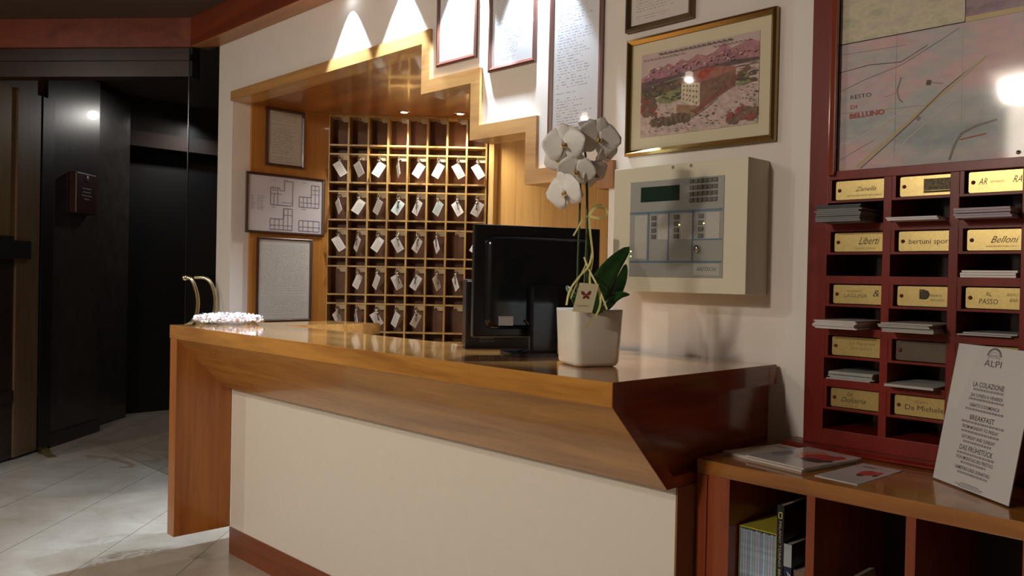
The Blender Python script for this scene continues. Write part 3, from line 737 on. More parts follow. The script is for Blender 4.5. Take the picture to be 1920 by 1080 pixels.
# raised back shell with rounded corners
def rrect(x0, x1, z0, z1, r, n=6):
    pts = []
    for cx, cz, a0 in ((x1-r, z0+r, -PI/2), (x1-r, z1-r, 0), (x0+r, z1-r, PI/2), (x0+r, z0+r, PI)):
        for k in range(n+1): a = a0 + PI/2*k/n; pts.append((cx + r*math.cos(a), cz + r*math.sin(a)))
    return pts
def bulge(mb, p1, y1, p2, y2):
    A = [mb.bm.verts.new((u, y1, v)) for u, v in p1]; B = [mb.bm.verts.new((u, y2, v)) for u, v in p2]; n = len(A)
    for i in range(n): f = mb.bm.faces.new([A[i], A[(i+1) % n], B[(i+1) % n], B[i]]); f.smooth = True
    mb.bm.faces.new(B)
mb = MB(); bulge(mb, rrect(-mw+.035, mw-.035, .085, .392, .03), -.002, rrect(-mw+.050, mw-.050, .10, .378, .02), -.030)
mb.build('back_shell', M_blackgl, t)
MB().box(-.045, .055, -.055, -.028, .005, .235, .012).build('stand_neck', M_blackgl, t)
mb = MB(); mb.prism(rrect(-.115, .125, -.10, .08, .05, 8), XY, 0, .012); mb.build('stand_foot', M_blackgl, t)
MB().box(-.145, -.095, -.0315, -.029, .098, .128).build('sticker', mat('grey_sticker', (.40, .40, .40), .5, noise=.2, nscale=300), t)
mb = MB(); mb.tube([(-.055, -.036, .115), (-.02, -.045, .08), (-.03, -.04, .03), (-.07, .0, .012)], .0035, 6); mb.build('cable', M_blackpl, t)
p = at(930, 650, 3.02)
t = thing('desktop_computer', 'low black upright computer unit showing behind the left edge of the monitor', 'computer', (p.x, p.y, 1.1203), MA - .15)
MB().box(-.112, .14, 0, .10, .0, .245, .008).build('case', M_blackpl, t)
mb = MB()
for i in range(7):
    for j in range(4): mb.box(-.060+i*.008, -.055+i*.008, -.0015, 0, .022+j*.010, .028+j*.010)
mb.build('vent_grille', mat('vent_grey', (.05, .05, .052), .5), t)
MB().box(-.108, -.088, -.002, .0, .236, .242).build('edge_highlight', mat('pale_edge_highlight', (.3, .38, .42), .3), t)  # highlight on the top edge, painted as a pale strip

# ================================================================== ORCHID
D0 = 2.42
base = Vector((.592, -.540, 1.1203)); PA = math.atan2(.912, .411)
t = thing('potted_orchid', 'white orchid in a square white ceramic pot on the right end of the counter', 'potted orchid', tuple(base), 0)
def loc(px, py, d=D0): return at(px, py, d) - base
mb = MB(); Rz = Matrix.Rotation(PA, 4, 'Z')
def ring(h, z, r): return [(Rz @ Vector((u, v, z))) for u, v in rrect(-h, h, -h, h, r, 5)]
prof = [(.060, 0, .02), (.067, .004, .02), (.072, .012, .022), (.075, .08, .02), (.078, .158, .018), (.078, .166, .018), (.072, .166, .016), (.070, .140, .016)]
rings = [[mb.bm.verts.new(q) for q in ring(h, z, r)] for h, z, r in prof]
for a, b_ in zip(rings, rings[1:]):
    n = len(a)
    for i in range(n): f = mb.bm.faces.new([a[i], a[(i+1) % n], b_[(i+1) % n], b_[i]]); f.smooth = True
mb.bm.faces.new(rings[0][::-1]); mb.bm.faces.new(rings[-1])
mb.build('pot', mat('white_ceramic', (.80, .78, .70), .22, coat=.4), t)
mb = MB(); mb.prism([(u, v) for u, v in rrect(-.068, .068, -.068, .068, .016, 5)], lambda u, v, z: tuple(Rz @ Vector((u, v, z))), .139, .148); mb.build('bark', mat('bark_chips', (.09, .05, .03), .9, noise=.5, nscale=90, bump=1), t)
M_stem = mat('green_stem', (.045, .085, .02), .45)
def spline(P, k=6):
    Q = []
    for i in range(len(P)-1):
        a, b_, c, e = P[max(i-1, 0)], P[i], P[i+1], P[min(i+2, len(P)-1)]
        for j in range(k): s = j/k; Q.append(.5*((2*b_) + (c-a)*s + (2*a-5*b_+4*c-e)*s*s + (3*b_-a-3*c+e)*s**3))
    return Q + [P[-1]]
for pts, r0 in ((((1093, 578), (1098, 500), (1101, 400), (1099, 320), (1096, 275), (1088, 250), (1070, 245)), .0042), (((1084, 578), (1083, 520), (1085, 450), (1087, 390), (1088, 345), (1080, 318), (1062, 312)), .0038),):
    MB().tube(spline([loc(*q, D0 + (.02 if r0 < .004 else 0)) for q in pts]), r0, 8, r0*.6).build('stem', M_stem, t)
MB().tube([loc(1101, 580, D0+.015), loc(1102, 300, D0+.015)], .0022, 6).build('support_stick', mat('green_stick', (.05, .09, .03), .5), t)
# leaves
M_leaf = mat('orchid_leaf', (.020, .085, .018), .22, coat=.3, noise=.25, nscale=25)
def leaf(spine, width, n=10, fold=.25, side=None):
    P = spline([Vector(q) for q in spine], 5); mb = MB(); rows = []; N = len(P)
    for i, q in enumerate(P):
        s = i/(N-1); d = (P[min(i+1, N-1)] - P[max(i-1, 0)]).normalized()
        sd = (side if side is not None else d.cross(-CF)).normalized(); sd = (sd - d*sd.dot(d)).normalized(); up = sd.cross(d)
        wd = width * (math.sin(PI*min(1, s**.75*.93+.07)))**.65 if s < 1 else .001
        rows.append([mb.bm.verts.new(q + sd*wd*k + up*abs(k)*wd*fold) for k in (-1, -.5, 0, .5, 1)])
    for a, b_ in zip(rows, rows[1:]):
        for k in range(4): f = mb.bm.faces.new([a[k], a[k+1], b_[k+1], b_[k]]); f.smooth = True
    o = mb.build('leaf', M_leaf, t); md = o.modifiers.new('thickness', 'SOLIDIFY'); md.thickness = .0022
    return o
leaf([loc(1112, 588), loc(1120, 552, D0-.01), loc(1142, 506, D0-.02), loc(1180, 463, D0)], .036, side=(CR*.85 - CU*.45 + CF*.25))
leaf([loc(1125, 584, D0+.03), loc(1148, 555, D0+.05), loc(1165, 525, D0+.08), loc(1174, 495, D0+.10)], .020, side=(CR*.8 - CU*.4 + CF*.2))
leaf([loc(1118, 584, D0-.01), loc(1140, 566, D0-.03), loc(1163, 553, D0-.03), loc(1181, 552, D0-.02)], .013, side=(CU + CF*.3))
leaf([loc(1088, 584, D0+.01), loc(1078, 560, D0+.02), loc(1068, 545, D0+.05), loc(1064, 535, D0+.08)], .014, side=(CR + CF*.4))
# flowers
M_petal = mat('white_petal', (.84, .82, .78), .5, noise=.03, nscale=40)
M_petal.node_tree.nodes['Principled BSDF'].inputs['Subsurface Weight'].default_value = .15
M_petal.node_tree.nodes['Principled BSDF'].inputs['Subsurface Radius'].default_value = (.01, .008, .006)
M_lip = mat('yellow_lip', (.75, .58, .30), .5, noise=.3, nscale=150)
def petal(mb, M, L, W, cup, n=8):
    rows = []
    for i in range(n+1):
        s = i/n; wd = W * math.sin(PI*min(.985, s**.8*.90+.06))**.6; rows.append([])
        for k in (-1, -.6, -.2, .2, .6, 1):
            z = cup*L*(s*s) - .18*wd*k*k + .03*L*math.sin(6*k+5*s)
            rows[-1].append(mb.bm.verts.new(M @ Vector((k*wd, L*s*(1-.08*abs(k)**3), z))))
    for a, b_ in zip(rows, rows[1:]):
        for k in range(5): f = mb.bm.faces.new([a[k], a[k+1], b_[k+1], b_[k]]); f.smooth = True
def flower(px, py, size, yaw, pitch, roll, d=D0):
    c = loc(px, py, d)
    # local z = out of the blossom
    z = (-CF).copy(); Bm = Matrix((CR, CU, -CF)).transposed().to_4x4()
    M = Matrix.Translation(c) @ Bm @ Matrix.Rotation(yaw, 4, 'Y') @ Matrix.Rotation(pitch, 4, 'X') @ Matrix.Rotation(roll, 4, 'Z')
    mb = MB()
    for a, L, W, cup in ((0, .95, .50, .0), (2*PI/3-.15, .9, .48, -.05), (-2*PI/3+.15, .9, .48, -.05)):
        petal(mb, M @ Matrix.Rotation(a, 4, 'Z') @ Matrix.Translation((0, .05*size, -.002)), L*size, W*size, cup)
    for a in (PI/2-.2, -PI/2+.2):
        petal(mb, M @ Matrix.Rotation(a, 4, 'Z') @ Matrix.Translation((0, .03*size, .002)), 1.0*size, .74*size, .10)
    o = mb.build('flower', M_petal, t, True); md = o.modifiers.new('thickness', 'SOLIDIFY'); md.thickness = .0009
    mb = MB()
    petal(mb, M @ Matrix.Rotation(PI, 4, 'Z') @ Matrix.Rotation(.7, 4, 'X'), .38*size, .15*size, .6, 5)
    petal(mb, M @ Matrix.Rotation(PI*.55, 4, 'Z') @ Matrix.Rotation(.9, 4, 'X'), .22*size, .12*size, .4, 4)
    petal(mb, M @ Matrix.Rotation(-PI*.55, 4, 'Z') @ Matrix.Rotation(.9, 4, 'X'), .22*size, .12*size, .4, 4)
    mb.lathe([(0, 0), (.05*size, .03*size), (.05*size, .12*size), (0, .16*size)], M=M @ Matrix.Translation((0, .03*size, 0)), n=8)
    mb.build('lip', M_lip, o, True)
for f_ in ((1058, 272, 0.063, -.3, .1, .1, D0-.03), (1088, 262, 0.057, .5, -.5, .5, D0+.03), (1122, 262, 0.065, .25, .15, -.2, D0-.02), (1136, 290, 0.042, .9, .5, .3, D0+.02),
           (1046, 300, 0.045, -.6, .6, .4, D0+.02), (1080, 322, 0.056, -.1, .45, -.15, D0-.01), (1115, 327, 0.045, .6, .3, .6, D0+.01), (1060, 362, 0.063, -.75, .25, .2, D0-.02), (1112, 240, 0.045, .2, -.7, 0, D0+.04)):
    flower(*f_)
# raffia bow and strands
M_raff = mat('yellow_raffia', (.66, .60, .22), .6)
mb = MB()
def strip(pts, wd, tw=0):
    P = spline([loc(*q) for q in pts], 6); prev = None
    for i, q in enumerate(P):
        d = (P[min(i+1, len(P)-1)] - P[max(i-1, 0)]).normalized(); s = d.cross(CF + CR*tw).normalized()
        a = [mb.bm.verts.new(q + s*wd/2 + CF*.0004), mb.bm.verts.new(q - s*wd/2 + CF*.0004), mb.bm.verts.new(q - s*wd/2 - CF*.0004), mb.bm.verts.new(q + s*wd/2 - CF*.0004)]
        if prev:
            for k in range(4): mb.bm.faces.new([prev[k], prev[(k+1) % 4], a[(k+1) % 4], a[k]])
        prev = a
e = D0-.02
strip([(1104, 404, e), (1116, 390, e-.01), (1134, 391, e), (1138, 401, e), (1124, 409, e-.01), (1104, 405, e)], .007, .4)
strip([(1104, 402, e), (1113, 388, e), (1130, 384, e+.01), (1138, 396, e+.01)], .004)
strip([(1104, 404, e), (1092, 412, e-.01), (1082, 430, e-.01), (1075, 442, e-.01)], .005, .3)
strip([(1104, 404, e), (1107, 440, e-.005), (1111, 480, e-.005), (1106, 515, e-.01), (1106, 532, e-.035)], .006, .2)
strip([(1111, 470, e), (1104, 498, e-.01), (1085, 520, e-.02), (1068, 545, e-.03), (1062, 572, e-.045)], .006, .5)
strip([(1095, 482, e), (1104, 505, e-.01), (1122, 540, e-.04), (1138, 580, e-.055)], .005, .3)
strip([(1120, 535, e-.035), (1126, 565, e-.05), (1118, 590, e-.06), (1098, 613, e-.085)], .006, .2)
strip([(1070, 560, e-.04), (1082, 530, e-.02), (1094, 505, e-.01), (1100, 492, e)], .0035, .2)
mb.build('raffia_ribbon', M_raff, t)
mb = MB(); e = D0-.075
q = [loc(1087, 530, e), loc(1123, 533, e), loc(1110, 587, e), loc(1073, 584, e)]
mb.hexa([q[3], q[2], q[2] + CF*.001, q[3] + CF*.001, q[0], q[1], q[1] + CF*.001, q[0] + CF*.001]); card = mb.build('tag_card', mat('cream_card', (.72, .66, .42), .6), t)
mb = MB(); cx, cy = 1099, 553
def pw(pts): mb.face([loc(cx+a, cy+b_, e-.0008) for a, b_ in pts])
pw([(0,0),(-4,-6),(-9,-8),(-9,-2),(-5,1)]); pw([(0,0),(4,-6),(9,-8),(9,-2),(5,1)]); pw([(0,1),(-5,2),(-7,7),(-3,7)]); pw([(0,1),(5,2),(6,8),(2,7)]); pw([(-1,-2),(1,-2),(1,6),(-1,6)])
mb.build('butterfly_print', mat('dark_red_print', (.18, .03, .02), .6), card, normals=False)
mb = MB()
for i in range(7): mb.face([loc(1082+i*3, 572, e-.0008), loc(1084+i*3, 572, e-.0008), loc(1084+i*3, 575, e-.0008), loc(1082+i*3, 575, e-.0008)])
mb.build('small_print', mat('faded_print', (.5, .45, .3), .6), card, normals=False)

# ================================================================== CONSOLE SHELF UNIT
CX0, CX1, CY = .925, 2.10, -.46
t = thing('shelf_unit', 'low honey wood open shelf unit with thick top under the leaflet cabinet', 'shelf unit', (CX0, 0, 0))
W2 = CX1 - CX0
MB().box(-.0, W2, CY, -.0155, .847, .886, .002).build('top_board', M_shelf, t)
MB().box(0, .032, CY, -.005, 0, .846, .0015).build('side_panel', M_shelf_z, t)
MB().box(.033, .100, CY+.004, -.005, 0, .846, .0015).build('inner_side_panel', M_shelf_z, t)
for x0, x1 in ((1.243, 1.265), (1.482, 1.504), (1.718, 1.74)): MB().box(x0-CX0, x1-CX0, CY+.002, -.02, .47, .8465).build('partition', M_shelf_z, t)
MB().box(W2-.05, W2, CY, -.005, 0, .846).build('right_side_panel', M_shelf_z, t)
MB().box(.10, W2-.05, -.02, -.005, .0, .8465).build('back_panel', M_inside_shaded, t)
MB().box(.10, W2-.05, CY+.004, -.02, .44, .47).build('shelf', M_shelf, t)
MB().box(.10, W2-.05, CY+.004, -.02, .05, .08).build('bottom_board', M_shelf, t)

# books in the left bay (standing on the shelf at z = .47)
SZ = .4702
bx0 = 1.030
M_slip = mat('yellow_slipcase', (.55, .50, .06), .4)
t = thing('magazine_slipcase', 'yellow slipcase holding a row of blue spined magazines in the shelf unit', 'slipcase', (bx0, -.41, SZ))
sw, sh, sd = .109, .247, .20
mb = MB(); mb.box(0, .0022, 0, sd, 0, sh); mb.box(sw-.0022, sw, 0, sd, 0, sh); mb.box(.0022, sw-.0022, 0, sd, sh-.0028, sh); mb.box(.0022, sw-.0022, 0, sd, 0, .0022); mb.box(.0022, sw-.0022, sd-.002, sd, .0022, sh-.0028)
mb.build('case', M_slip, t)
def spine_mat(i):
    c = [(.28,.40,.50), (.36,.42,.52), (.40,.42,.50), (.22,.36,.50), (.42,.48,.54)][i % 5]
    return mat('magazine_spine_%s' % 'abcde'[i % 5] if False else 'magazine_spine', c, .45, noise=.35, nscale=70)
nm = 14; mwid = (sw-.005)/nm
desc = ['leftmost, against the yellow case wall'] + ['%s from the left' % o for o in ['second','third','fourth','fifth','sixth','seventh','eighth','ninth','tenth','eleventh','twelfth','thirteenth']] + ['rightmost, against the black book side']
hn = ['blue grey', 'pale blue', 'lilac grey', 'mid blue', 'light grey blue']
for i in range(nm):
    o = MB().box(0, mwid-.0006, 0, sd-.012, 0, sh-.010 - .001*(i % 3), .0006).build('magazine', spine_mat(i))
    o.location = (bx0 + .0026 + i*mwid, -.408, SZ + .0024)
    tag(o, '%s magazine in the yellow slipcase, %s' % (hn[i % 5], desc[i]), 'magazine', 'magazines in the yellow slipcase')
def book(x0, w_, h_, d_, y0, cm, label, top=None, txt=None, extra=None):
    t = thing('book', label, 'book', (x0, y0, SZ), 0, 'books beside the slipcase')
    mb = MB(); mb.box(0, .0018, 0, d_, 0, h_); mb.box(w_-.0018, w_, 0, d_, 0, h_); mb.box(.0018, w_-.0018, 0, .0018, 0, h_); mb.build('cover', cm, t)
    MB().box(.0018, w_-.0018, .0018, d_-.004, .003, h_-.003).build('pages', mat('book_pages', (.45, .42, .36), .8), t)
    if extra: extra(t)
    return t
def ex1(t):
    mb = MB()
    for x0, x1, z0, z1 in ((.004,.006,.290,.307),(.013,.015,.290,.307),(.004,.015,.305,.307),(.004,.015,.290,.292)): mb.box(x0, x1, -.0006, 0, z0, z1)
    mb.build('yellow_emblem', mat('yellow_print', (.75, .70, .25), .5), t)
    MB().text('MILANO TORINO BERGAMO VERONA', .0065, .283, .0065, .26, -.0005, 'L', -PI/2).build('spine_lettering', mat('pale_spine_print', (.55, .50, .38), .5), t)
book(1.1405, .019, .325, .21, -.412, mat('black_cover', (.010, .010, .012), .3), 'tall black book with a small yellow frame emblem beside the slipcase', extra=ex1)
def ex2(t):
    MB().box(-.0003, .0213, -.0006, 0, .170, .2285).build('pale_band', mat('pale_blue_grey_cover', (.36, .40, .42), .5), t)
    MB().text('Atlante', .0085, .158, .011, .075, -.0006, 'L', -PI/2).build('spine_lettering', mat('white_spine_print', (.6, .62, .7), .5), t)
book(1.162, .021, .229, .18, -.412, mat('navy_cover', (.012, .016, .06), .35), 'navy book with a pale top band on its spine', extra=ex2)
book(1.186, .030, .165, .17, -.405, mat('brown_cover', (.16, .11, .08), .5), 'short brown book next to the partition, right of the navy book')
# bits in the middle bay
def leaning(name, label, cat, x, y, z0, w_, h_, d_, col, ry, rz=0):
    o = MB().box(-w_/2, w_/2, -d_/2, d_/2, 0, h_, .0008).build(name, mat(name+'_surface', col, .6)); o.location = (x, y, z0); o.rotation_euler = (0, ry, rz); return tag(o, label, cat)
leaning('rolled_leaflet', 'grey folded leaflet leaning in the middle bay of the shelf unit', 'leaflet', 1.375, -.33, .4705, .014, .185, .10, (.26, .24, .21), -.22)
leaning('booklet', 'flat pale booklet near the partition of the middle bay', 'booklet', 1.442, -.33, .4705, .055, .150, .14, (.30, .30, .28), .05)

# ================================================================== LEAFLET CABINET
BX0, BX1 = 1.032, 1.99; FY = -.062; PYB = .20
t = thing('leaflet_cabinet', 'dark red mahogany wall cabinet with map on top and leaflet pigeonholes with brass plates', 'cabinet', (BX0, 0, 0))
def cb(x0, x1, y0, y1, z0, z1, name, m_, bev=.0015): return MB().box(x0-BX0, x1-BX0, y0, y1, z0, z1, bev).build(name, m_, t)
XL = [1.091, 1.274, 1.449, 1.625]; XR = [1.252, 1.4255, 1.5955, 1.770]
ZT = [1.677 - .1505*k for k in range(5)]
cb(BX0, 1.091, FY, PYB, .905, 2.85, 'left_stile', M_mahog)
cb(BX1-.06, BX1, FY, PYB, .905, 2.85, 'right_stile', M_mahog)
cb(1.770, BX1-.06, FY, PYB, .905, 1.70, 'right_filler', M_mahog)
cb(1.091, BX1-.06, FY, PYB, .905, .950, 'bottom_rail', M_mahog)
cb(1.091, BX1-.06, FY, FY+.03, 1.677, 1.703, 'map_rail', M_mahog)
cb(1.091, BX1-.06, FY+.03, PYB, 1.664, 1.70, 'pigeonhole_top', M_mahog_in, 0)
for i in range(3): cb(XR[i], XL[i+1], FY, PYB-.01, .950, 1.677, 'upright', M_mahog)
for k, z in enumerate(ZT):
    for c in range(4):
        pass
    if k: cb(1.0912, 1.7698, FY+.0006, FY+.02, z, z+.1505-.128, 'cross_rail', M_mahog, 0)
    cb(1.0912, 1.7698, FY+.0006, FY+.022, z-.0665, z-.0600, 'ledge', M_mahog, 0)
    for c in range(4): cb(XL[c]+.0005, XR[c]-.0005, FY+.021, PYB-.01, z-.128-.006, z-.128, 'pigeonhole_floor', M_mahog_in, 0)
    for c in range(4): cb(XL[c]+.0005, XL[c]+.0105, FY+.0008, FY+.02, z-.060, z, 'plate_stop', M_mahog, 0)
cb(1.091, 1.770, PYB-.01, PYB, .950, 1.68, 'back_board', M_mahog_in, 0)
mb = MB(); mb.prism([(FY, .905), (FY-.030, .902), (FY-.040, .896), (FY-.040, .892), (FY-.034, .8868), (PYB, .8868), (PYB, .905)], YZ, -.045, BX1-BX0); mb.build('base_moulding', M_mahog, t)
# map area
MZ0 = 1.703
mb = MB(); mb.box(.061, .0815, FY-.014, FY, 1.690, 2.85, .004); mb.build('map_moulding', mat('polished_mahogany', (.22, .04, .018), .12, coat=1), t)
M_mapl = None
def map_mat(name, c1, c2, c3, sc_=6, seed=0):
    mt, nt, b = NT(name); L = nt.links.new
    tc = nt.nodes.new('ShaderNodeTexCoord'); mp = nt.nodes.new('ShaderNodeMapping'); mp.inputs['Location'].default_value = (seed, seed*.7, 0); mp.inputs['Rotation'].default_value = (0, .7, 0); mp.inputs['Scale'].default_value = (1, 1, 2)
    L(tc.outputs['Object'], mp.inputs['Vector'])
    n = nt.nodes.new('ShaderNodeTexNoise'); n.inputs['Scale'].default_value = sc_; n.inputs['Detail'].default_value = 10; n.inputs['Roughness'].default_value = .6; L(mp.outputs[0], n.inputs['Vector'])
    r = nt.nodes.new('ShaderNodeValToRGB'); e = r.color_ramp.elements; e[0].position = .38; e[0].color = (*c1, 1); e[1].position = .62; e[1].color = (*c3, 1); q = e.new(.5); q.color = (*c2, 1)
    L(n.outputs['Fac'], r.inputs['Fac'])
    n2 = nt.nodes.new('ShaderNodeTexNoise'); n2.inputs['Scale'].default_value = sc_*9; n2.inputs['Detail'].default_value = 8; L(mp.outputs[0], n2.inputs['Vector'])
    mx = nt.nodes.new('ShaderNodeMix'); mx.data_type = 'RGBA'; mx.blend_type = 'OVERLAY'; mx.inputs[0].default_value = .25; L(r.outputs['Color'], mx.inputs[6]); L(n2.outputs['Color'], mx.inputs[7])
    hs = nt.nodes.new('ShaderNodeHueSaturation'); hs.inputs['Saturation'].default_value = .8; L(mx.outputs[2], hs.inputs['Color']); L(hs.outputs[0], b.inputs['Base Color'])
    b.inputs['Roughness'].default_value = .5
    return mt
MY = FY + .012
mb = MB(); mb.box(.078, BX1-BX0-.06, MY, MY+.004, MZ0, 2.070); mp_ = mb.build('lower_map', map_mat('city_map_paper', (.27,.32,.33), (.42,.42,.41), (.58,.33,.33), 3.2, 3), t)
mb = MB(); mb.box(.078, 1.447-BX0, MY, MY+.004, 2.073, 2.84); mb.build('upper_map', map_mat('relief_map_paper', (.44,.42,.26), (.60,.53,.33), (.52,.42,.32), 9, 8), t)
mb = MB(); mb.box(1.449-BX0, BX1-BX0-.06, MY, MY+.004, 2.085, 2.84); mb.build('upper_right_map', map_mat('mountain_map_paper', (.16,.09,.14), (.34,.17,.22), (.30,.24,.28), 8, 14), t)
mb = MB(); mb.box(1.449-BX0, BX1-BX0-.06, MY-.0006, MY+.003, 2.0705, 2.0845); mb.build('map_border', mat('yellow_paper_edge', (.55, .42, .20), .5), t)
mb = MB(); mb.box(.078, 1.447-BX0, MY-.0006, MY+.003, 2.0700, 2.0728); mb.build('sheet_gap', mat('dark_gap', (.03, .02, .015), .7), t)
# drawn lines on the map: points in (x, z) found on the sheet
def W2L(px, py):
    d = CF + CR*((px-960)/FPX) - CU*((py-540)/FPX); s = (MY - CAM.y)/d.y; q = CAM + d*s; return (q.x - BX0, q.z)
mb = MB(); keys2 = [mat('map_dark_line', (.10,.07,.06), .6), mat('map_road_yellow', (.50,.40,.22), .6), mat('map_grey_line', (.22,.20,.19), .6), mat('map_pale_line', (.55,.52,.48), .6), mat('map_red_ink', (.40,.07,.05), .6), mat('map_green', (.17,.24,.19), .6)]
nl = [0]
def mline(pts, wd, mi):
    P = [Vector(W2L(*q)) for q in pts]; mb.mi = mi; nl[0] += 1; y = MY - .0004 - nl[0]*.00002
    for a, b_ in zip(P, P[1:]):
        d = (b_-a).normalized(); s = Vector((-d.y, d.x))*wd/2; mb.face([(v.x, y, v.y) for v in (a-s, b_-s, b_+s, a+s)])
mline([(1606, 314), (1650, 274), (1700, 232), (1760, 180), (1808, 140), (1850, 104)], .009, 1)
mline([(1613, 316), (1662, 272), (1710, 228), (1770, 168), (1822, 126)], .0028, 0)
mline([(1790, 155), (1850, 100)], .002, 3)
mline([(1652, 318), (1700, 262), (1748, 220), (1800, 178)], .003, 3)
mline([(1577, 172), (1620, 150), (1690, 122), (1760, 78), (1800, 52)], .002, 2)
mline([(1574, 137), (1630, 122), (1690, 116), (1740, 84)], .0022, 0)
mline([(1574, 104), (1640, 94), (1700, 84)], .0012, 2)
mline([(1682, 60), (1680, 130), (1679, 200), (1677, 300)], .0008, 2)
mline([(1806, 60), (1804, 150), (1800, 300)], .0010, 3)
mline([(1572, 214), (1650, 206), (1740, 197)], .0010, 2)
mline([(1690, 145), (1682, 170), (1686, 186), (1693, 192)], .0035, 2)
mline([(1660, 182), (1680, 175)], .0012, 2)
mline([(1568, 276), (1600, 264), (1650, 236), (1700, 205)], .003, 3)
mline([(1780, 300), (1790, 270), (1803, 250), (1830, 236), (1870, 224)], .006, 2)
mline([(1720, 226), (1725, 219)], .010, 2)
mline([(1737, 155), (1746, 155)], .014, 0)
mline([(1746, 155), (1768, 156)], .002, 2)
mline([(1575, 300), (1640, 262)], .0012, 2); mline([(1800, 262), (1850, 250)], .003, 4)
a = W2L(1595, 187); mb.mi = 0; mb.text('RESTO', a[0], a[1], .012, .060, MY-.0012, 'L', .02)
a = W2L(1595, 205); mb.mi = 4; mb.text('DI', a[0], a[1], .011, .018, MY-.0012, 'L', .02)
a = W2L(1593, 223); mb.text('BELLUNO', a[0], a[1], .014, .100, MY-.0012, 'L', .02, bold=.03)
mb.build('map_lines', keys2, t, normals=False)
MB().box(.076, BX1-BX0-.06, MY-.006, MY-.004, MZ0-.0, 2.84).build('glass', M_mapglass, t)
a = W2L(1911, 286); MB().lathe([(0, 0), (.006, 0), (.004, .004), (0, .005)], M=Matrix.Translation((a[0], MY-.006, a[1])) @ Matrix.Rotation(PI/2, 4, 'X'), n=12).build('screw', M_chrome, t)
# brass name plates
M_brass = mat('brushed_brass', (.58, .45, .18), .32, .8, noise=.08, nscale=150)
M_bscrew = mat('copper_screw', (.22, .05, .02), .35, .4)
M_engr = mat('engraved_black', (.06, .04, .02), .6); M_engr2 = mat('engraved_faint', (.22, .16, .06), .6)
def plate(c, k, dark=False):
    z0 = ZT[k] - .0575; x0 = XL[c] + .018; x1 = XR[c] + .002; y = FY + .012
    w_ = x1 - x0; h_ = .054
    mb = MB(); mb.prism(rrect(x0-BX0, x1-BX0, z0, z0+h_, .005, 3), XZ, y, y+.002)
    o = mb.build('name_plate', M_brass if not dark else mat('tarnished_plate', (.10, .075, .055), .4, .5), t)
    MB().lathe([(0, 0), (.0055, 0), (.0045, .003), (0, .0042)], M=Matrix.Translation((x0-BX0+.011, y, z0+h_*.5)) @ Matrix.Rotation(PI/2, 4, 'X'), n=12).build('plate_screw', M_bscrew, o)
    return o, x0-BX0, z0, w_, h_, y-.0004
def engrave(o, items, lx, lz, w_, h_, y):
    mb = MB()
    for s_, u, v, hh, ww, mi, sh_ in items: mb.mi = mi; mb.text(s_, lx+u*w_, lz+v*h_, hh, ww*w_, y, 'C', 0, 0, sh_)
    mb.build('engraving', [M_engr, M_engr2], o)
PL = {(0,0): [('Zanella', .60, .42, .013, .42, 0, .5), ('RISTORANTE PIZZERIA', .58, .14, .005, .68, 1, 0)],
      (2,0): [('AR', .26, .38, .017, .16, 0, .4), ('RISTORANTE', .52, .45, .005, .25, 1, 0), ('RA', .87, .40, .018, .16, 0, .5)],
      (0,1): [('Liberti', .70, .38, .022, .42, 0, .5), ('OREFICERIA', .62, .12, .005, .40, 1, 0)],
      (1,1): [('bertuni sport', .60, .36, .015, .80, 0, 0)],
      (2,1): [('Belloni', .68, .36, .018, .50, 0, .5), ('ARREDAMENTI BELLUNO', .62, .16, .004, .55, 1, 0)],
      (0,2): [('RISTORANTE', .42, .62, .006, .28, 1, 0), ('LAGUNA', .45, .34, .011, .46, 1, .1), ('&', .86, .42, .020, .13, 0, .2)],
      (1,2): [('D', .53, .36, .028, .20, 0, 0), ('BIANCO', .75, .50, .006, .22, 0, 0), ('BELLUNO', .78, .28, .006, .26, 1, 0)],
      (2,2): [('AL', .42, .60, .012, .10, 0, 0), ('PASSO', .42, .22, .014, .34, 0, .1), ('RISTO', .84, .62, .007, .2, 1, .3), ('BAR', .86, .35, .009, .14, 1, .3)],
      (0,3): [('La Taverna', .60, .62, .008, .5, 1, .3), ('RISTORANTE', .60, .36, .006, .42, 1, 0)],
      (1,3): [], (1,4): [('PIZZERIA', .52, .68, .007, .26, 1, 0), ('Da Michele', .58, .30, .015, .74, 0, 0)],
      (0,4): [('La', .38, .64, .012, .1, 0, .5), ('Dolceria', .46, .30, .015, .50, 0, .5)], (1,0): [], (2,3): [], (2,4): [], (3,0): [], (3,1): [], (3,2): [], (3,3): [], (3,4): []}
for (c, k), items in PL.items():
    o, lx, lz, w_, h_, y = plate(c, k, (c, k) == (1, 3))
    if items: engrave(o, items, lx, lz, w_, h_, y)
    if (c, k) == (1, 0):      # block of ornament with a line of writing
        mb = MB(); u0 = lx+w_*.46
        mb.box(u0, u0+.068, y-.0003, y, lz+.007, lz+.0125); mb.mi = 1; mb.box(u0, u0+.068, y-.0002, y, lz+.0135, lz+.045); mb.build('engraving', [M_engr, mat('engraved_landscape', (.14, .10, .045), .6, noise=.75, nscale=140)], o)
    if (c, k) == (1, 2):
        mb = MB(); mb.lathe([(.010, 0), (.0125, 0), (.0125, .0004), (.010, .0004)], M=Matrix.Translation((lx+w_*.53, y, lz+h_*.58)) @ Matrix.Rotation(PI/2, 4, 'X'), n=20); mb.build('emblem', M_engr, o)

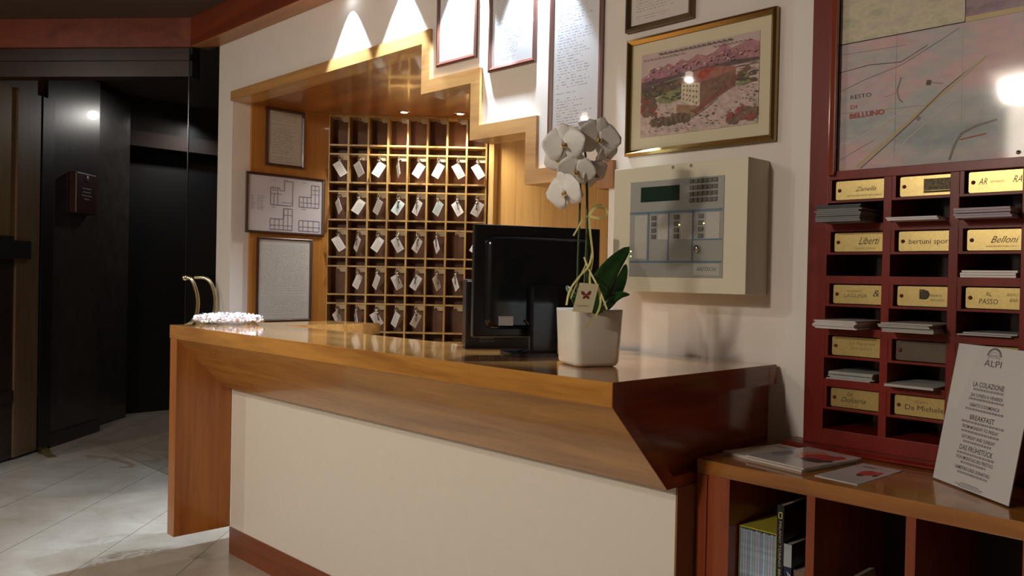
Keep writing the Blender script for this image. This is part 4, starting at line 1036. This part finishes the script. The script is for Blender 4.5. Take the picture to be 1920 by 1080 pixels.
# leaflet piles in the pigeonholes
def pile(c, k, n_, th, out, colr, label, w_=None, dx=0, lift=0, jit=.004, tilt=0, topcol=None):
    zf = ZT[k] - .1278 + lift; x0 = XL[c] + .008 + dx; w_ = w_ or (XR[c] - XL[c] - .02)
    o = MB(); hgt = th/n_
    for i in range(n_):
        a = random.uniform(-jit, jit); b_ = random.uniform(-jit, jit)
        if topcol and i >= n_-2: o.mi = 1
        yy0 = FY - out + b_; o.hexa([(a, yy0, i*hgt), (w_+a, yy0, i*hgt), (w_+a, .12, i*hgt), (a, .12, i*hgt), (a, yy0, (i+.86)*hgt), (w_+a, yy0, (i+.86)*hgt), (w_+a, .12, (i+.86)*hgt), (a, .12, (i+.86)*hgt)])
    mts = [mat('leaflet_paper', colr, .55)] + ([mat('leaflet_cover', topcol, .4)] if topcol else [])
    ob = o.build('leaflet_pile', mts); ob.location = (x0, 0, zf); tag(ob, label, 'leaflets', 'leaflet piles in the cabinet pigeonholes'); return ob
pile(0, 0, 9, .048, .092, (.17, .17, .17), 'thick pile of dark grey leaflets sticking out of the top left pigeonhole', topcol=(.012, .016, .016), w_=.128)
pile(1, 0, 2, .010, .060, (.66, .62, .62), 'thin white leaflet pile in the top row, under the dark ornament plate', w_=.132)
pile(2, 0, 4, .026, .062, (.40, .33, .37), 'lilac grey leaflets sticking out of the top row third pigeonhole', w_=.13)
pile(2, 1, 3, .019, .004, (.80, .76, .74), 'white leaflets squared up in the pigeonhole under the third plate of the second row', w_=.13)
pile(0, 2, 6, .024, .085, (.62, .58, .55), 'off-white leaflet pile sticking far out of the left column, middle row', w_=.120)
pile(1, 2, 6, .026, .078, (.40, .38, .35), 'grey leaflet pile sticking out of the middle column, middle row', w_=.132, jit=.007)
pile(2, 2, 2, .008, .004, (.42, .42, .41), 'few flat grey leaflets in the middle row just above the menu holder', jit=.012)
pile(0, 3, 6, .024, .000, (.38, .39, .36), 'uneven greyish leaflets inside the left column, fourth row', jit=.007, w_=.128, dx=.004)
pile(1, 3, 2, .007, .040, (.52, .50, .48), 'single thin pale leaflet sticking out of the fourth row beside the menu holder', w_=.128)
pile(3, 0, 2, .012, .05, (.50, .48, .46), 'pale leaflet pile at the right picture edge, top row', w_=.12)
pile(3, 2, 4, .028, .05, (.34, .32, .27), 'brownish grey leaflet pile at the right picture edge, middle row', w_=.12)
pile(3, 4, 1, .004, 0, (.2, .2, .2), 'thin dark leaflet in the lowest right pigeonhole') if False else None

# ================================================================== MAGAZINES AND LEAFLET ON THE SHELF UNIT
def flat(name, label, cat, corners, z, th, mats, pages=True):
    c0 = sum((Vector(c) for c in corners), Vector((0, 0)))/4
    t = thing(name, label, cat, (c0.x, c0.y, z))
    P = [(c[0]-c0.x, c[1]-c0.y) for c in corners]
    mb = MB(); mb.prism(P, XY, 0, th); mb.build('pages' if pages else 'sheet', mats[0], t)
    mb = MB(); mb.prism(P, XY, th, th+.0006); mb.build('cover', mats[1], t)
    def uv(u, v): return Vector(P[0])*(1-u)*(1-v) + Vector(P[1])*u*(1-v) + Vector(P[2])*u*v + Vector(P[3])*(1-u)*v
    return t, uv, th + .0006
M_pg = mat('magazine_pages', (.62, .58, .52), .7); M_cov = mat('glossy_pale_cover', (.62, .60, .62), .18, coat=.6); M_cov2 = mat('cream_cover', (.60, .55, .46), .3, coat=.3)
def art(t, uv, z, polys, mats, name='cover_picture'):
    mb = MB()
    for i, (mi, pts) in enumerate(polys): mb.mi = mi; mb.face([(*uv(u, v), z + .0003 + i*.00004) for u, v in pts])
    mb.build(name, mats, t, normals=False)
AR = [mat('red_flower_print', (.60, .05, .04), .25, coat=.5), mat('orange_flower_print', (.75, .28, .15), .25, coat=.5), mat('dark_flower_print', (.05, .03, .035), .3), mat('title_print', (.15, .15, .17), .5)]
def circ(u, v, r, n=14, j=.15, s=1): return [(u + r*s*math.cos(2*PI*i/n)*random.uniform(1-j, 1+j), v + r*math.sin(2*PI*i/n)*random.uniform(1-j, 1+j)) for i in range(n)]
# corners: near-left, near-right, far-right, far-left
c1 = [(.935, -.345), (1.195, -.392), (1.235, -.160), (.985, -.118)]
t, uv, z = flat('magazine', 'cream magazine lying underneath on the left end of the shelf unit', 'magazine', c1, .8862, .008, [M_pg, M_cov2])
art(t, uv, z, [(3, [(.1, .80), (.22, .80), (.22, .86), (.1, .86)]), (3, [(.25, .80), (.30, .80), (.30, .86), (.25, .86)])], AR, 'title')
c2 = [(1.020, -.368), (1.205, -.402), (1.247, -.150), (1.075, -.118)]
t, uv, z = flat('magazine', 'pale glossy magazine with a red and orange flower on top of the cream one', 'magazine', c2, .8954, .004, [M_pg, M_cov])
art(t, uv, z, [(1, circ(.48, .62, .22, s=.9)), (0, circ(.68, .60, .20, s=1.2)), (0, circ(.82, .72, .12)), (2, circ(.72, .42, .10, s=1.8)), (2, circ(.90, .50, .07)), (3, [(.08,.30),(.15,.30),(.17,.62),(.10,.62)]), (3, [(.20,.25),(.24,.25),(.26,.55),(.22,.55)])], AR)
c3 = [(1.236, -.404), (1.350, -.415), (1.362, -.166), (1.254, -.158)]
t, uv, z = flat('leaflet', 'single white leaflet with a small red flower lying on the shelf unit', 'leaflet', c3, .8862, .0012, [M_pg, M_cov], False)
art(t, uv, z, [(0, circ(.62, .55, .15, s=1.1)), (0, circ(.80, .60, .10)), (2, circ(.60, .40, .05, s=1.6)), (2, circ(.86, .50, .05)), (3, [(.2, .82), (.5, .82), (.5, .86), (.2, .86)])], AR)

# ================================================================== BREAKFAST MENU STAND
BL = Vector((1.446, -.195, 0)); BR = Vector((1.662, -.361, 0)); ex = (BR-BL).normalized()
mwid = (BR-BL).length; mh = .350; th = .18
t = thing('menu_stand', 'clear acrylic stand with a white breakfast card on the shelf unit', 'menu stand', (BL.x, BL.y, .8864), math.atan2(ex.y, ex.x))
def lean(mb):
    R = Matrix.Rotation(-th, 4, 'X')
    for v in mb.bm.verts: v.co = R @ v.co
    return mb
lean(MB().box(-.004, mwid+.004, -.002, 0, .002, mh+.004)).build('front_sheet', M_acrylic, t)
lean(MB().box(-.004, mwid+.004, .003, .005, .002, mh+.004)).build('back_sheet', M_acrylic, t)
MB().box(-.004, mwid+.004, -.0, .075, 0, .002).build('foot', M_acrylic, t)
card = lean(MB().box(0, mwid, .0005, .0020, .004, mh)).build('card', mat('menu_paper', (.74, .70, .68), .5), t)
mb = MB()
cxm = mwid*.50
def tl(s_, zf, h_, wd, b_=.012): mb.text(s_, cxm, zf*mh, h_, wd, .0002, 'C', 0, b_)
tl('ALPI', .865, .016, .060, .0)
tl('LA COLAZIONE', .715, .0125, .108); tl('DA LUNEDI A VENERDI', .645, .0085, .110); tl('SABATO E DOMENICA', .575, .0085, .105)
tl('BREAKFAST', .485, .0125, .086); tl('FROM MONDAY TO FRIDAY', .420, .0085, .128); tl('SATURDAY AND SUNDAY', .350, .0085, .118)
tl('DAS FRÜHSTÜCK', .268, .0125, .118); tl('VON MONTAG BIS FREITAG', .205, .0085, .132); tl('SAMSTAG UND SONNTAG', .135, .0085, .122)
lean(mb).build('menu_lettering', mat('menu_ink', (.10, .09, .10), .6), card)
mb = MB()
for zf, wd in ((.688, .10), (.620, .12), (.548, .13), (.458, .14), (.392, .13), (.322, .10), (.240, .13), (.178, .09), (.108, .10), (.045, .06), (.034, .10), (.022, .08)):
    x = cxm - wd/2
    while x < cxm + wd/2:
        l = random.uniform(.004, .010); hh = .0055 if zf > .06 else .002; mb.box(x, x+l, .0000, .0004, zf*mh, zf*mh+hh); x += l + .0022
lean(mb).build('small_print', mat('menu_grey_ink', (.34, .31, .32), .6), card)
mb = MB()
n = 22
for i in range(n):
    a0 = PI*.03 + PI*.94*i/n; a1 = a0 + PI*.94/n*.8
    P = [(math.cos(a0)*.026, math.sin(a0)*.022), (math.cos(a1)*.026, math.sin(a1)*.022), (math.cos(a1)*.020, math.sin(a1)*.017), (math.cos(a0)*.020, math.sin(a0)*.017)]
    mb.face([(cxm+u, .0002, mh*.945+v-.004) for u, v in P])
mb.text('HOTEL', cxm, mh*.925, .008, .034, .0002)
for i in range(16):
    a0 = 2*PI*i/16; a1 = a0+.3; mb.face([(cxm+math.cos(a)*r_*1.3, .0002, mh*.93+math.sin(a)*r_*.8) for a, r_ in ((a0,.016),(a1,.016),(a1,.0148),(a0,.0148))])
lean(mb).build('crest', mat('crest_ink', (.16, .14, .14), .6), card, normals=False)
